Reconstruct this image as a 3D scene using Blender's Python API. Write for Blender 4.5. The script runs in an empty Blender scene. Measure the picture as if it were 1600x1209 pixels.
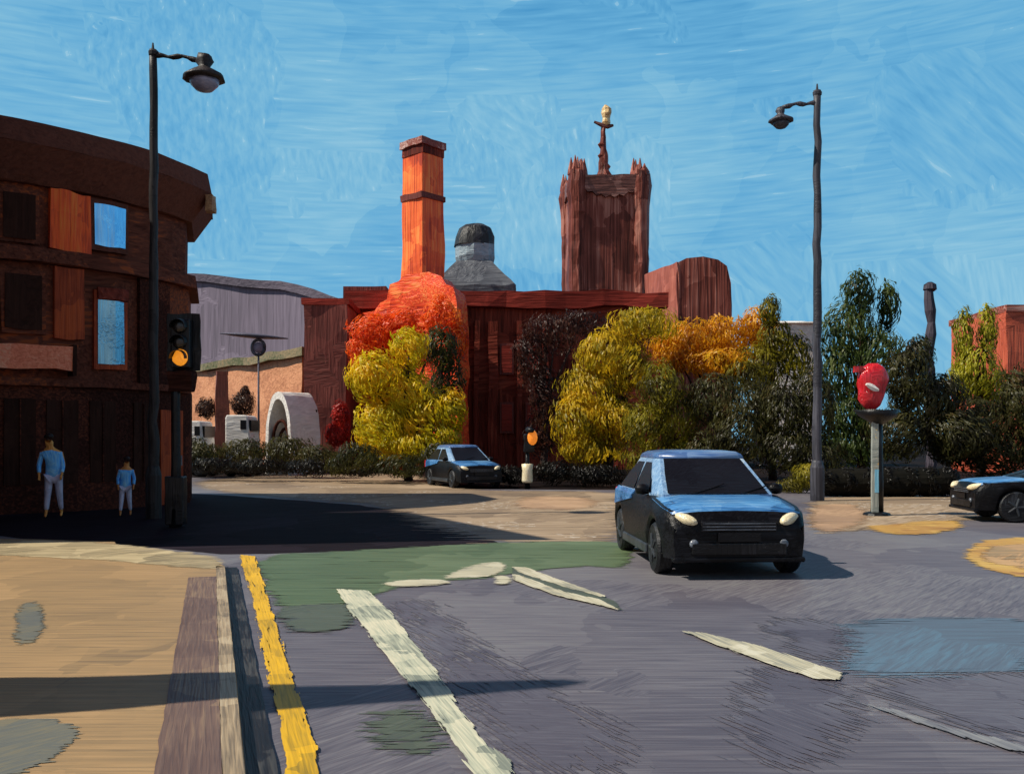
import bpy, bmesh, math, random
import numpy as np
from mathutils import Vector, Matrix, noise
random.seed(7)
R = math.radians
scene = bpy.context.scene

# ------------------------------------------------------------------ camera
F = 1500.0            # focal length in photo pixels (photo 1600 x 1209)
HOR = 690.0           # horizon row
EYE = 1.6
cam_d = bpy.data.cameras.new('camera'); cam = bpy.data.objects.new('camera', cam_d)
scene.collection.objects.link(cam); scene.camera = cam
cam.location = (0, 0, EYE); cam.rotation_euler = (R(90), 0, 0)
cam_d.sensor_width = 36; cam_d.lens = 36*F/1600
cam_d.shift_y = (HOR-604.5)/1600
cam_d.clip_start = .1; cam_d.clip_end = 3000

def W(px, py, D): return Vector(((px-800)/F*D, D, EYE-(py-HOR)/F*D))
def XX(px, D): return (px-800)/F*D
def ZZ(py, D): return EYE-(py-HOR)/F*D
def G(px, py, z=0.0):
    D = (EYE-z)*F/(py-HOR); return Vector(((px-800)/F*D, D, z))

# ------------------------------------------------------------------ node helpers
def nd(nt, typ, **kw):
    n = nt.nodes.new(typ)
    for k, v in kw.items(): setattr(n, k, v)
    return n
def lk(nt, a, b): nt.links.new(a, b)
def srgb(c):
    return tuple(((x/255)/12.92 if x/255 <= .04045 else ((x/255+.055)/1.055)**2.4) for x in c)
def ramp(nt, fac, stops, interp='LINEAR'):
    r = nd(nt, 'ShaderNodeValToRGB'); e = r.color_ramp; e.interpolation = interp
    while len(e.elements) < len(stops): e.elements.new(.5)
    for i, (p, c) in enumerate(stops):
        e.elements[i].position = p; e.elements[i].color = (*c, 1)
    lk(nt, fac, r.inputs[0]); return r.outputs[0]
def math_(nt, op, a, b=None, clamp=False):
    n = nd(nt, 'ShaderNodeMath', operation=op); n.use_clamp = clamp
    for i, v in enumerate((a, b)):
        if v is None: continue
        if isinstance(v, (int, float)): n.inputs[i].default_value = v
        else: lk(nt, v, n.inputs[i])
    return n.outputs[0]
def noise_(nt, co, scale3, rot=(0,0,0), detail=2, dist=0.0):
    if any(rot):
        r = nd(nt, 'ShaderNodeMapping'); r.inputs['Rotation'].default_value = rot; lk(nt, co, r.inputs[0]); co = r.outputs[0]
    m = nd(nt, 'ShaderNodeMapping'); m.inputs['Scale'].default_value = scale3
    lk(nt, co, m.inputs[0])
    n = nd(nt, 'ShaderNodeTexNoise'); n.inputs['Scale'].default_value = 1; n.inputs['Detail'].default_value = detail
    n.inputs['Distortion'].default_value = dist
    lk(nt, m.outputs[0], n.inputs[0]); return n.outputs[0]
def mixf(nt, f, a, b):
    n = nd(nt, 'ShaderNodeMix'); n.data_type = 'FLOAT'
    for s, v in ((n.inputs[0], f), (n.inputs[2], a), (n.inputs[3], b)):
        if isinstance(v, (int, float)): s.default_value = v
        else: lk(nt, v, s)
    return n.outputs[0]
def mixc(nt, f, a, b):
    n = nd(nt, 'ShaderNodeMix'); n.data_type = 'RGBA'
    for s, v in ((n.inputs[0], f), (n.inputs[6], a), (n.inputs[7], b)):
        if isinstance(v, (int, float)): s.default_value = v
        elif isinstance(v, tuple): s.default_value = (*v, 1)
        else: lk(nt, v, s)
    return n.outputs[2]
def voro(nt, co, scale3, rot=(0,0,0)):
    """random value per irregular cell, cells warped so that their edges wander"""
    m = nd(nt, 'ShaderNodeMapping'); m.inputs['Scale'].default_value = scale3; m.inputs['Rotation'].default_value = rot
    lk(nt, co, m.inputs[0])
    w = nd(nt, 'ShaderNodeTexNoise'); w.inputs['Scale'].default_value = 2.5; lk(nt, m.outputs[0], w.inputs[0])
    a = nd(nt, 'ShaderNodeVectorMath', operation='MULTIPLY_ADD'); a.inputs[1].default_value = (.7,.7,.7)
    lk(nt, w.outputs[1], a.inputs[0]); lk(nt, m.outputs[0], a.inputs[2])
    v = nd(nt, 'ShaderNodeTexVoronoi'); v.inputs['Scale'].default_value = 1; lk(nt, a.outputs[0], v.inputs[0])
    s = nd(nt, 'ShaderNodeSeparateColor'); lk(nt, v.outputs['Color'], s.inputs[0])
    return s.outputs[0], s.outputs[1]

# ------------------------------------------------------------------ world
SUN_EL = 48.5
world = bpy.data.worlds.new('World'); scene.world = world; world.use_nodes = True
nt = world.node_tree; nt.nodes.clear()
out = nd(nt, 'ShaderNodeOutputWorld'); bg = nd(nt, 'ShaderNodeBackground'); lk(nt, bg.outputs[0], out.inputs[0])
sky = nd(nt, 'ShaderNodeTexSky', sky_type='NISHITA'); sky.sun_disc = False
sky.sun_elevation = R(SUN_EL); sky.sun_rotation = R(-103); sky.ozone_density = 3
co = nd(nt, 'ShaderNodeTexCoord').outputs['Generated']
sep = nd(nt, 'ShaderNodeSeparateXYZ'); lk(nt, co, sep.inputs[0]); zz = sep.outputs[2]
hz = noise_(nt, co, (17,17,230), (0.05,.03,0), 3, .4)      # sideways bristles
vt = noise_(nt, co, (210,210,12), (.06,.12,0), 3, .3)      # downward bristles
dg = noise_(nt, co, (150,150,16), (.3,.7,0), 3, .3)        # slanting bristles
c1, c2 = voro(nt, co, (7,7,9))
d1, d2 = voro(nt, co, (13,13,10), (0,.5,0))
sideways = math_(nt, 'GREATER_THAN', math_(nt, 'ADD', math_(nt, 'MULTIPLY', zz, 1.6), math_(nt, 'MULTIPLY', c1, .55)), .72)
b = mixf(nt, sideways, mixf(nt, math_(nt, 'GREATER_THAN', d1, .62), vt, dg), hz)
big = noise_(nt, co, (3,3,5), (0,0,0), 3, .5)
t = math_(nt, 'ADD', math_(nt, 'MULTIPLY', math_(nt, 'SUBTRACT', b, .5), .72), math_(nt, 'MULTIPLY', math_(nt, 'SUBTRACT', d2, .5), .16))
t = math_(nt, 'ADD', t, math_(nt, 'MULTIPLY', math_(nt, 'SUBTRACT', big, .5), .9))
t = math_(nt, 'ADD', t, math_(nt, 'MULTIPLY', math_(nt, 'SUBTRACT', .25, zz), .5))
t = math_(nt, 'ADD', t, .5, True)
paint = ramp(nt, t, [(0, srgb((70,150,203))), (.35, srgb((103,175,218))), (.6, srgb((126,189,222))), (1, srgb((160,209,230)))])
# impasto glints: thin bright crests on some strokes
crest = math_(nt, 'MULTIPLY', math_(nt, 'GREATER_THAN', b, .70), .35)
paint = mixc(nt, crest, paint, srgb((178,216,234)))
# overhead sky turned dark purple to deepen the shadows
up = nd(nt, 'ShaderNodeMapRange'); up.inputs[1].default_value = .42; up.inputs[2].default_value = .72; lk(nt, zz, up.inputs[0])
low = math_(nt, 'MULTIPLY', math_(nt, 'SUBTRACT', .42, zz), 4.0, True)      # warm pale fill added to the low sky behind the viewer
back = math_(nt, 'MULTIPLY', math_(nt, 'SUBTRACT', math_(nt, 'MULTIPLY', sep.outputs[1], -1), .05), 2.5, True)
paint = mixc(nt, math_(nt, 'MULTIPLY', low, back), paint, (.56,.47,.45))
zen = mixc(nt, up.outputs[0], paint, (.085,.058,.112))
skym = nd(nt, 'ShaderNodeVectorMath', operation='SCALE'); skym.inputs[3].default_value = .06; lk(nt, sky.outputs[0], skym.inputs[0])
fin = mixc(nt, .06, zen, skym.outputs[0])
lk(nt, fin, bg.inputs[0]); bg.inputs[1].default_value = 1.0

sun_d = bpy.data.lights.new('sun', 'SUN'); sun_d.energy = 5.0; sun_d.angle = R(.6); sun_d.color = (1, .93, .80)
sun = bpy.data.objects.new('sun', sun_d); scene.collection.objects.link(sun)
to_sun = Vector((-math.cos(R(SUN_EL)), -.14, math.sin(R(SUN_EL))))
sun.rotation_euler = to_sun.to_track_quat('Z', 'Y').to_euler(); sun.location = (-30, 0, 40)
vs = scene.view_settings; vs.view_transform = 'Standard'; vs.look = 'None'; vs.gamma = 1; vs.exposure = 0
scene.cycles.max_bounces = 5

# ------------------------------------------------------------------ materials
def paintmat(name, cols, axis='z', fine=.05, length=12, patch=.8, rough=.55, bump=.5, spec=.3, metal=0, flecks=None, tilt=0.0, vary=True, contrast=1.0, coat=0, worn=0):
    """oil-brushed surface: bristle streaks along one axis, colour patches, raised paint.
    fine = size of one bristle mark in metres, patch = size of a colour patch in metres"""
    m = bpy.data.materials.new(name); m.use_nodes = True; nt = m.node_tree
    p = nt.nodes['Principled BSDF']
    co = nd(nt, 'ShaderNodeNewGeometry').outputs['Position']
    k = 1/fine
    def sc(ax, f=1.0):
        a = k*f; l = a/length
        return {'x': (l,a,a), 'y': (a,l,a), 'z': (a,a,l)}[ax]
    n1 = noise_(nt, co, sc(axis), (0, 0, tilt), 2, .6)
    other = {'x': 'y', 'y': 'x', 'z': 'x'}[axis]
    q = 1/patch
    v1, v2 = voro(nt, co, (q, q*(.6 if axis == 'x' else 1), q))
    if vary:
        n2 = noise_(nt, co, sc(other, .9), (.0, .1, .65 if axis == 'x' else .1), 2, .8)
        br = mixf(nt, math_(nt, 'GREATER_THAN', v1, .66), n1, n2)
    else: br = n1
    big = noise_(nt, co, (q*.6, q*.6, q*.6), (0,0,0), 3, .3)
    t = math_(nt, 'MULTIPLY', math_(nt, 'SUBTRACT', br, .5), 1.5*contrast)
    t = math_(nt, 'ADD', t, math_(nt, 'MULTIPLY', math_(nt, 'SUBTRACT', v2, .5), .45*contrast))
    t = math_(nt, 'ADD', t, math_(nt, 'MULTIPLY', math_(nt, 'SUBTRACT', big, .5), .8*contrast))
    t = math_(nt, 'ADD', t, .5, True)
    n = len(cols)
    c = ramp(nt, t, [(.1+.8*i/(n-1) if n > 1 else .5, col) for i, col in enumerate(cols)])
    if flecks:
        fn = noise_(nt, co, (k*.5, k*.5, k*.5), (0,0,0), 3, 0)
        fm = noise_(nt, co, (q, q, q), (1,2,3), 1, 0)
        f = math_(nt, 'MULTIPLY', math_(nt, 'GREATER_THAN', fn, .60), math_(nt, 'GREATER_THAN', fm, .60))
        c = mixc(nt, f, c, flecks)
    lk(nt, c, p.inputs['Base Color'])
    p.inputs['Roughness'].default_value = rough; p.inputs['Specular IOR Level'].default_value = spec
    p.inputs['Metallic'].default_value = metal; p.inputs['Coat Weight'].default_value = coat
    if worn:   # dry-brushed edge: the sheet carries an 'edge' value that runs from 0 at its rim to 1 inside
        at = nd(nt, 'ShaderNodeAttribute'); at.attribute_name = 'edge'
        e = math_(nt, 'ADD', at.outputs['Fac'], math_(nt, 'MULTIPLY', math_(nt, 'SUBTRACT', n1, .5), worn))
        lk(nt, math_(nt, 'GREATER_THAN', e, .42), p.inputs['Alpha'])
    bp = nd(nt, 'ShaderNodeBump'); bp.inputs['Strength'].default_value = bump; bp.inputs['Distance'].default_value = fine*.6
    lk(nt, br, bp.inputs['Height']); lk(nt, bp.outputs[0], p.inputs['Normal'])
    return m
def leafmat(name, cols, patch=1.2, rough=.4, spec=.35, through=.5):
    """each leaf dab takes one of the autumn colours; clumps lean to one end of the range; thin leaves let light through"""
    m = bpy.data.materials.new(name); m.use_nodes = True; nt = m.node_tree; p = nt.nodes['Principled BSDF']
    g = nd(nt, 'ShaderNodeNewGeometry')
    big = noise_(nt, g.outputs['Position'], (1/patch,)*3, (0,0,0), 2, .3)
    streak = noise_(nt, g.outputs['Position'], (16,16,2.5), (.2,0,0), 2, .4)
    t = math_(nt, 'MULTIPLY', g.outputs['Random Per Island'], .35)
    t = math_(nt, 'ADD', t, math_(nt, 'MULTIPLY', math_(nt, 'SUBTRACT', big, .31), 1.7))
    t = math_(nt, 'ADD', t, math_(nt, 'MULTIPLY', math_(nt, 'SUBTRACT', streak, .5), .8), True)
    n = len(cols)
    c = ramp(nt, t, [(.05+.9*i/(n-1), col) for i, col in enumerate(cols)])
    lk(nt, c, p.inputs['Base Color']); p.inputs['Roughness'].default_value = rough; p.inputs['Specular IOR Level'].default_value = spec
    bp = nd(nt, 'ShaderNodeBump'); bp.inputs['Strength'].default_value = .6; bp.inputs['Distance'].default_value = .03
    lk(nt, streak, bp.inputs['Height']); lk(nt, bp.outputs[0], p.inputs['Normal'])
    tr = nd(nt, 'ShaderNodeBsdfTranslucent'); lk(nt, c, tr.inputs[0])
    mx = nd(nt, 'ShaderNodeMixShader'); mx.inputs[0].default_value = through
    lk(nt, p.outputs[0], mx.inputs[1]); lk(nt, tr.outputs[0], mx.inputs[2])
    lk(nt, mx.outputs[0], nt.nodes['Material Output'].inputs[0])
    return m
def glow(name, col, strength):
    m = bpy.data.materials.new(name); m.use_nodes = True; p = m.node_tree.nodes['Principled BSDF']
    nt = m.node_tree
    n1 = noise_(nt, nd(nt, 'ShaderNodeNewGeometry').outputs['Position'], (30,30,12), (0,.6,0), 2, .4)
    c = ramp(nt, n1, [(.3, tuple(x*.8 for x in col)), (.6, col), (.75, tuple(min(1, x*1.2+.02) for x in col))])
    lk(nt, c, p.inputs['Base Color']); lk(nt, c, p.inputs['Emission Color']); p.inputs['Emission Strength'].default_value = strength
    return m
def glassmat(name, col, rough=.12, fine=.06, spec=1.0, metal=0.0, bump=.15):
    return paintmat(name, [tuple(x*.75 for x in col), col], 'z', fine, 10, .6, rough, bump, spec, metal, coat=0, contrast=.6)

M = {}
# ground
M['asphalt'] = paintmat('asphalt', [srgb((84,80,90)), srgb((98,94,102)), srgb((112,108,114)), srgb((124,122,124))], 'x', .03, 22, 1.5, .5, .45, .3)
M['asphalt_dark'] = paintmat('asphalt_dark', [srgb((80,76,87)), srgb((90,86,96)), srgb((102,100,109))], 'y', .025, 18, .8, .5, .45, .3, worn=1.8, tilt=-.45)
M['asphalt_blue'] = paintmat('asphalt_blue', [srgb((86,92,104)), srgb((92,104,118)), srgb((96,120,138))], 'x', .03, 24, 1.0, .42, .4, .4, worn=1.8)
M['asphalt_shade'] = paintmat('asphalt_shade', [srgb((24,19,24)), srgb((34,28,34)), srgb((50,42,52))], 'x', .06, 26, 2.0, .8, .5, .05)
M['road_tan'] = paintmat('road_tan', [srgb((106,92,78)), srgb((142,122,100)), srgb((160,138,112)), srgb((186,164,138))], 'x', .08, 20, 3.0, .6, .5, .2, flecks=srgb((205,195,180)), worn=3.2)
M['verge'] = paintmat('verge', [srgb((14,12,14)), srgb((26,20,20)), srgb((42,32,26))], 'x', .12, 18, 2.0, .9, .5, .05)
M['slab'] = paintmat('slab', [srgb((128,108,84)), srgb((150,125,92)), srgb((166,136,98)), srgb((178,146,106))], 'x', .03, 24, .9, .55, .45, .25, vary=False, contrast=.9)
M['slab_blue'] = paintmat('slab_blue', [srgb((100,104,102)), srgb((112,112,102)), srgb((128,120,98))], 'x', .025, 10, .5, .5, .4, .3, worn=1.8)
M['slab_far'] = paintmat('slab_far', [srgb((122,112,90)), srgb((176,158,122)), srgb((206,188,148))], 'x', .04, 26, .7, .55, .6, .3, worn=3.2)
M['kerb_brown'] = paintmat('kerb_brown', [srgb((98,78,72)), srgb((116,94,84)), srgb((142,118,96))], 'y', .018, 30, .5, .5, .6, .3, vary=False, tilt=-.3)
M['kerb_cream'] = paintmat('kerb_cream', [srgb((120,106,88)), srgb((164,144,116)), srgb((188,170,140))], 'y', .016, 30, .5, .5, .6, .3, vary=False, tilt=-.3)
M['gutter'] = paintmat('gutter', [srgb((16,15,20)), srgb((30,28,32)), srgb((70,68,66))], 'y', .02, 18, .6, .5, .6, .3, vary=False, tilt=-.3)
M['green_lane'] = paintmat('green_lane', [srgb((74,90,62)), srgb((84,102,70)), srgb((98,114,82)), srgb((110,126,94))], 'x', .045, 24, 2.0, .5, .5, .3, vary=False, worn=3.2)
M['green_worn'] = paintmat('green_worn', [srgb((74,78,74)), srgb((82,90,74)), srgb((90,96,84))], 'x', .03, 12, .7, .5, .4, .3, worn=1.8)
M['white_paint'] = paintmat('white_paint', [srgb((128,134,122)), srgb((186,188,164)), srgb((214,208,180))], 'y', .022, 22, .5, .6, .35, .25, vary=False, tilt=-.3, worn=2.2)
M['cream_paint'] = paintmat('cream_paint', [srgb((150,148,132)), srgb((196,188,158)), srgb((214,208,184))], 'y', .02, 22, .5, .5, .6, .4, vary=False, tilt=-.3, worn=2.2)
M['stop_paint'] = paintmat('stop_paint', [srgb((150,148,132)), srgb((196,188,158)), srgb((214,208,184))], 'x', .02, 22, .5, .5, .6, .4, vary=False, tilt=.1, worn=3.2)
M['light_streak'] = paintmat('light_streak', [srgb((108,108,114)), srgb((130,130,132)), srgb((146,146,144))], 'y', .02, 22, .5, .5, .5, .3, vary=False, tilt=-.3, worn=3.2)
M['yellow_paint'] = paintmat('yellow_paint', [srgb((150,122,30)), srgb((214,166,18)), srgb((238,186,24))], 'y', .022, 22, .6, .5, .45, .35, vary=False, tilt=-.3, contrast=.8, worn=3.2)
M['ochre_paint'] = paintmat('ochre_paint', [srgb((150,100,50)), srgb((196,150,70)), srgb((210,174,90))], 'x', .04, 18, .6, .5, .6, .4, vary=False, worn=3.2)
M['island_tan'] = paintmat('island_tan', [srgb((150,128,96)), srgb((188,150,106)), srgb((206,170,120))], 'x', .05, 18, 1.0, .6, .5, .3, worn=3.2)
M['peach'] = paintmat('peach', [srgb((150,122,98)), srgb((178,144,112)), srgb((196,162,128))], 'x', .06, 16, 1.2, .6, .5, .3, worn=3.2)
# buildings
M['pub_dark'] = paintmat('pub_dark', [srgb((74,40,32)), srgb((96,54,42)), srgb((112,64,50)), srgb((156,80,48))], 'x', .07, 18, 1.6, .7, .6, .04)
M['pub_cornice'] = paintmat('pub_cornice', [srgb((84,50,42)), srgb((98,60,50)), srgb((112,68,56))], 'x', .08, 20, 2.0, .7, .5, .04, vary=False)
M['pub_orange'] = paintmat('pub_orange', [srgb((200,64,18)), srgb((255,96,28)), srgb((255,130,44))], 'z', .06, 22, .7, .5, .7, .3, vary=False)
M['pub_brown'] = paintmat('pub_brown', [srgb((120,46,22)), srgb((160,66,34)), srgb((190,84,40))], 'z', .06, 18, .7, .6, .6, .2, vary=False)
M['pub_soot'] = paintmat('pub_soot', [srgb((44,24,20)), srgb((60,34,28)), srgb((76,42,34)), srgb((112,60,44))], 'x', .05, 22, 1.6, .8, .5, .04, vary=False)
M['fascia'] = paintmat('fascia', [srgb((236,120,84)), srgb((255,146,108)), srgb((255,176,140))], 'x', .06, 26, .8, .5, .7, .3, vary=False)
M['stone_lit'] = paintmat('stone_lit', [srgb((150,110,80)), srgb((206,160,112))], 'x', .05, 8, .5)
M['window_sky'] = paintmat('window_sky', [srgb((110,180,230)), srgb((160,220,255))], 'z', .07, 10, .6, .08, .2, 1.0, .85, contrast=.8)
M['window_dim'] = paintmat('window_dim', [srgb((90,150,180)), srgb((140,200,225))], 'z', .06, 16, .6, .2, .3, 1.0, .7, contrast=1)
M['window_dark'] = paintmat('window_dark', [srgb((48,28,22)), srgb((66,40,32))], 'z', .07, 10, .6, .5, .3, .04)
M['lamp_black'] = paintmat('lamp_black', [srgb((26,22,22)), srgb((38,34,34)), srgb((56,50,50))], 'z', .03, 20, .6, .5, .6, .3)
M['lamp_grey'] = paintmat('lamp_grey', [srgb((38,38,46)), srgb((54,54,62)), srgb((82,82,92))], 'z', .04, 24, .8, .5, .6, .4)
M['lamp_glass'] = paintmat('lamp_glass', [srgb((120,122,150)), srgb((160,160,184))], 'x', .04, 6, .3, .3, .4, .5)
M['signal_black'] = paintmat('signal_black', [srgb((10,10,12)), srgb((18,18,20)), srgb((34,34,38))], 'z', .03, 18, .4, .4, .6, .3)
M['amber'] = glow('amber', srgb((246,152,40)), .75)
M['amber_small'] = glow('amber_small', srgb((240,136,40)), .6)
M['lens_off'] = paintmat('lens_off', [srgb((16,16,18)), srgb((26,24,24))], 'x', .03, 6, .2, .25, .2, .6)
M['chimney'] = paintmat('chimney', [srgb((170,56,22)), srgb((222,84,32)), srgb((246,112,48)), srgb((252,150,72))], 'z', .16, 26, 1.6, .5, .6, .3, vary=False)
M['flame_brick'] = paintmat('flame_brick', [srgb((170,40,16)), srgb((228,66,24)), srgb((250,88,36)), srgb((254,140,70))], 'x', .12, 9, 1.2, .5, .6, .3, tilt=.6)
M['chimney_cap'] = paintmat('chimney_cap', [srgb((120,50,40)), srgb((150,84,70)), srgb((204,170,160))], 'x', .16, 14, 1.2)
M['mill'] = paintmat('mill', [srgb((74,30,22)), srgb((104,42,30)), srgb((126,54,40)), srgb((156,76,56))], 'z', .14, 16, 2.4, .6, .7, .1)
M['mill_roof'] = paintmat('mill_roof', [srgb((100,38,30)), srgb((136,52,42)), srgb((160,62,50))], 'x', .14, 24, 3.0, .6, .6, .08, vary=False)
M['mill_dark'] = paintmat('mill_dark', [srgb((90,46,40)), srgb((118,60,52)), srgb((140,76,66))], 'z', .12, 16, 2, .6, .6, .2, flecks=srgb((110,60,50)))
M['red_paint'] = paintmat('red_paint', [srgb((150,30,26)), srgb((206,44,34))], 'z', .1, 12, 1)
M['tower'] = paintmat('tower', [srgb((66,32,26)), srgb((104,52,42)), srgb((134,72,60)), srgb((180,120,104))], 'z', .22, 30, 2.4, .5, .9, .15, vary=False)
M['tower_band'] = paintmat('tower_band', [srgb((84,48,40)), srgb((120,76,66)), srgb((165,120,108))], 'x', .2, 14, 2.0, .45, .8, .35, vary=False)
M['gold'] = paintmat('gold', [srgb((196,150,90)), srgb((244,216,160))], 'z', .2, 4, .8, .4, .5, .5)
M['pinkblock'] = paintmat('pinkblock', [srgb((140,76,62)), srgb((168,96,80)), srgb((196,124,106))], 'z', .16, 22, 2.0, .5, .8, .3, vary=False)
M['slate'] = paintmat('slate', [srgb((60,64,72)), srgb((86,90,98)), srgb((110,114,120))], 'x', .2, 14, 2.0, .5, .7, .3)
M['slate_light'] = paintmat('slate_light', [srgb((110,128,140)), srgb((140,158,170)), srgb((160,176,186))], 'x', .2, 14, 2.0, .5, .7, .3, vary=False)
M['slate_dark'] = paintmat('slate_dark', [srgb((26,28,32)), srgb((40,42,46)), srgb((70,72,76))], 'z', .18, 14, 1.2, .5, .8, .3, vary=False)
M['purple'] = paintmat('purple', [srgb((110,102,116)), srgb((126,116,132)), srgb((140,130,146))], 'z', .5, 14, 9, .7, .5, .2)
M['purple_roof'] = paintmat('purple_roof', [srgb((84,78,90)), srgb((104,96,110))], 'x', .5, 20, 9, .7, .5, .2, vary=False)
M['tan_wall'] = paintmat('tan_wall', [srgb((176,118,86)), srgb((206,144,106)), srgb((216,156,118))], 'x', .18, 18, 3, .6, .5, .2)
M['white_wall'] = paintmat('white_wall', [srgb((214,206,198)), srgb((246,240,232))], 'x', .12, 6, 1.5, .6, .5, .2)
M['brown_pier'] = paintmat('brown_pier', [srgb((100,52,40)), srgb((150,84,64))], 'z', .1, 14, 1)
M['rust_wall'] = paintmat('rust_wall', [srgb((150,66,44)), srgb((196,92,66)), srgb((214,110,80))], 'z', .16, 16, 2)
M['grey_metal'] = paintmat('grey_metal', [srgb((70,70,84)), srgb((96,94,112))], 'x', .12, 16, 1)
M['black_post'] = paintmat('black_post', [srgb((34,30,40)), srgb((54,48,60)), srgb((80,74,84))], 'z', .12, 14, 1.5, .6, .8)
M['bark'] = paintmat('bark', [srgb((44,28,24)), srgb((70,46,36))], 'z', .08, 10, 1, .8)
# cars
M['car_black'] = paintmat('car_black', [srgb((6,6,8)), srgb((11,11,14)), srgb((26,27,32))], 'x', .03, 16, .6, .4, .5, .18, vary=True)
M['car_sky_sheen'] = paintmat('car_sky_sheen', [srgb((22,44,74)), srgb((50,110,172)), srgb((80,142,200)), srgb((134,178,214))], 'x', .025, 18, .5, .3, .5, .5, vary=False, coat=.3)
M['car_roof_sheen'] = paintmat('car_roof_sheen', [srgb((50,76,118)), srgb((76,112,166)), srgb((128,156,190))], 'x', .025, 18, .5, .3, .5, .5, vary=False, coat=.3)
M['car_pale'] = paintmat('car_pale', [srgb((92,130,170)), srgb((130,164,200)), srgb((180,200,212))], 'z', .03, 12, .5, .3, .5, .5, vary=False)
M['car_glass'] = paintmat('car_glass', [srgb((10,10,12)), srgb((20,21,25))], 'x', .03, 14, .5, .35, .3, .25)
M['tyre'] = paintmat('tyre', [srgb((10,10,12)), srgb((22,23,26)), srgb((52,56,62))], 'z', .025, 10, .3, .5, .8, .3)
M['rim'] = paintmat('rim', [srgb((30,32,36)), srgb((60,66,72))], 'z', .03, 8, .3, .4, .5, .5)
M['headlight'] = paintmat('headlight', [srgb((190,176,140)), srgb((236,220,180)), srgb((244,236,208))], 'x', .02, 8, .2, .3, .5, .6, contrast=.8)
M['plate'] = paintmat('plate', [srgb((120,120,120)), srgb((170,170,166))], 'x', .04, 8, .3)
M['chrome'] = paintmat('chrome', [srgb((60,64,74)), srgb((120,128,140))], 'x', .03, 12, .3, .3, .4, .6)
# people
M['skin'] = paintmat('skin', [srgb((190,120,70)), srgb((236,160,90))], 'z', .03, 5, .2)
M['skin_orange'] = paintmat('skin_orange', [srgb((220,140,70)), srgb((250,176,90))], 'z', .03, 5, .2)
M['jacket'] = paintmat('jacket', [srgb((70,160,250)), srgb((110,195,255)), srgb((160,220,255))], 'z', .04, 8, .3, .5, .6)
M['trousers'] = paintmat('trousers', [srgb((190,185,205)), srgb((220,215,235))], 'z', .03, 12, .3)
M['hair'] = paintmat('hair', [srgb((24,18,16)), srgb((40,28,24))], 'z', .02, 8, .2)
M['shoe'] = M['hair']
# signals on the right
M['red_head'] = paintmat('red_head', [srgb((150,16,24)), srgb((196,26,38)), srgb((220,50,56))], 'z', .05, 6, .3, .25, .8, .6)
M['lens_red'] = paintmat('lens_red', [srgb((140,14,22)), srgb((190,26,36)), srgb((216,60,60))], 'x', .04, 6, .3, .2, .6, .6)
M['white_highlight'] = paintmat('white_highlight', [srgb((220,214,206)), srgb((244,240,234))], 'x', .03, 8, .2)
M['post_pale'] = paintmat('post_pale', [srgb((110,120,116)), srgb((146,152,146)), srgb((172,176,166))], 'z', .03, 18, .4)
M['post_blue'] = paintmat('post_blue', [srgb((90,150,180)), srgb((130,186,210))], 'z', .03, 18, .4)
M['pub_tile'] = M['pub_soot']
# foliage (real leaf colours)
L = {}
L['flame'] = leafmat('flame', [(.70,.07,.012), (.92,.13,.015), (.95,.20,.025), (.97,.36,.05)], patch=1.5)
L['lime'] = leafmat('lime', [(.26,.24,.008), (.60,.50,.012), (.85,.62,.016), (.95,.56,.02)], patch=1.3)
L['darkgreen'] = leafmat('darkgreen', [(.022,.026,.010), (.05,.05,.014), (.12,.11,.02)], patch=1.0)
L['yellow'] = leafmat('yellow', [(.14,.12,.012), (.40,.31,.014), (.68,.46,.018), (.88,.58,.03)], patch=1.4)
L['amber'] = leafmat('amber_leaf', [(.36,.13,.012), (.66,.28,.012), (.85,.42,.014), (.80,.50,.02)], patch=1.3)
L['olive'] = leafmat('olive', [(.05,.045,.012), (.14,.12,.014), (.30,.26,.02), (.50,.40,.03)], patch=1.0)
L['purplebare'] = leafmat('purplebare', [(.030,.012,.010), (.06,.022,.016), (.12,.045,.025)], patch=1.0)
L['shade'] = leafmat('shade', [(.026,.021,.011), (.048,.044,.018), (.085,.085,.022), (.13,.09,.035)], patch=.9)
L['pine'] = leafmat('pine', [(.018,.030,.012), (.045,.075,.020), (.11,.15,.035), (.18,.20,.06)], patch=1.2)
L['spring'] = leafmat('spring', [(.12,.12,.015), (.30,.28,.018), (.50,.46,.03), (.62,.56,.05)], patch=1.0)
L['maroon'] = leafmat('maroon', [(.04,.018,.014), (.08,.038,.026), (.14,.065,.045)], patch=.7)
L['red'] = leafmat('red_leaf', [(.20,.012,.012), (.50,.03,.02), (.72,.05,.03)], patch=.7)
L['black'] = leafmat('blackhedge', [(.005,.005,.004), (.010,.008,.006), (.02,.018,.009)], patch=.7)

# ------------------------------------------------------------------ mesh helpers
col = scene.collection
def tag(o, label=None, cat=None, group=None, kind=None):
    if label: o['label'] = label
    if cat: o['category'] = cat
    if group: o['group'] = group
    if kind: o['kind'] = kind
    return o
def thing(name, label, cat, loc=(0,0,0), rz=0, group=None):
    o = bpy.data.objects.new(name, None); col.objects.link(o); o.location = loc; o.rotation_euler = (0,0,rz)
    o.empty_display_size = .2
    return tag(o, label, cat, group)
def obj(name, bm, mat, parent=None, smooth=False, bevel=0, keep=False):
    me = bpy.data.meshes.new(name)
    if not keep: bmesh.ops.recalc_face_normals(bm, faces=bm.faces[:])
    bm.to_mesh(me); bm.free(); me.materials.append(mat)
    if smooth:
        for p in me.polygons: p.use_smooth = True
    o = bpy.data.objects.new(name, me); col.objects.link(o)
    if parent: o.parent = parent
    if bevel:
        b = o.modifiers.new('bevel', 'BEVEL'); b.width = bevel; b.segments = 2; b.limit_method = 'ANGLE'
    return o
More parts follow.
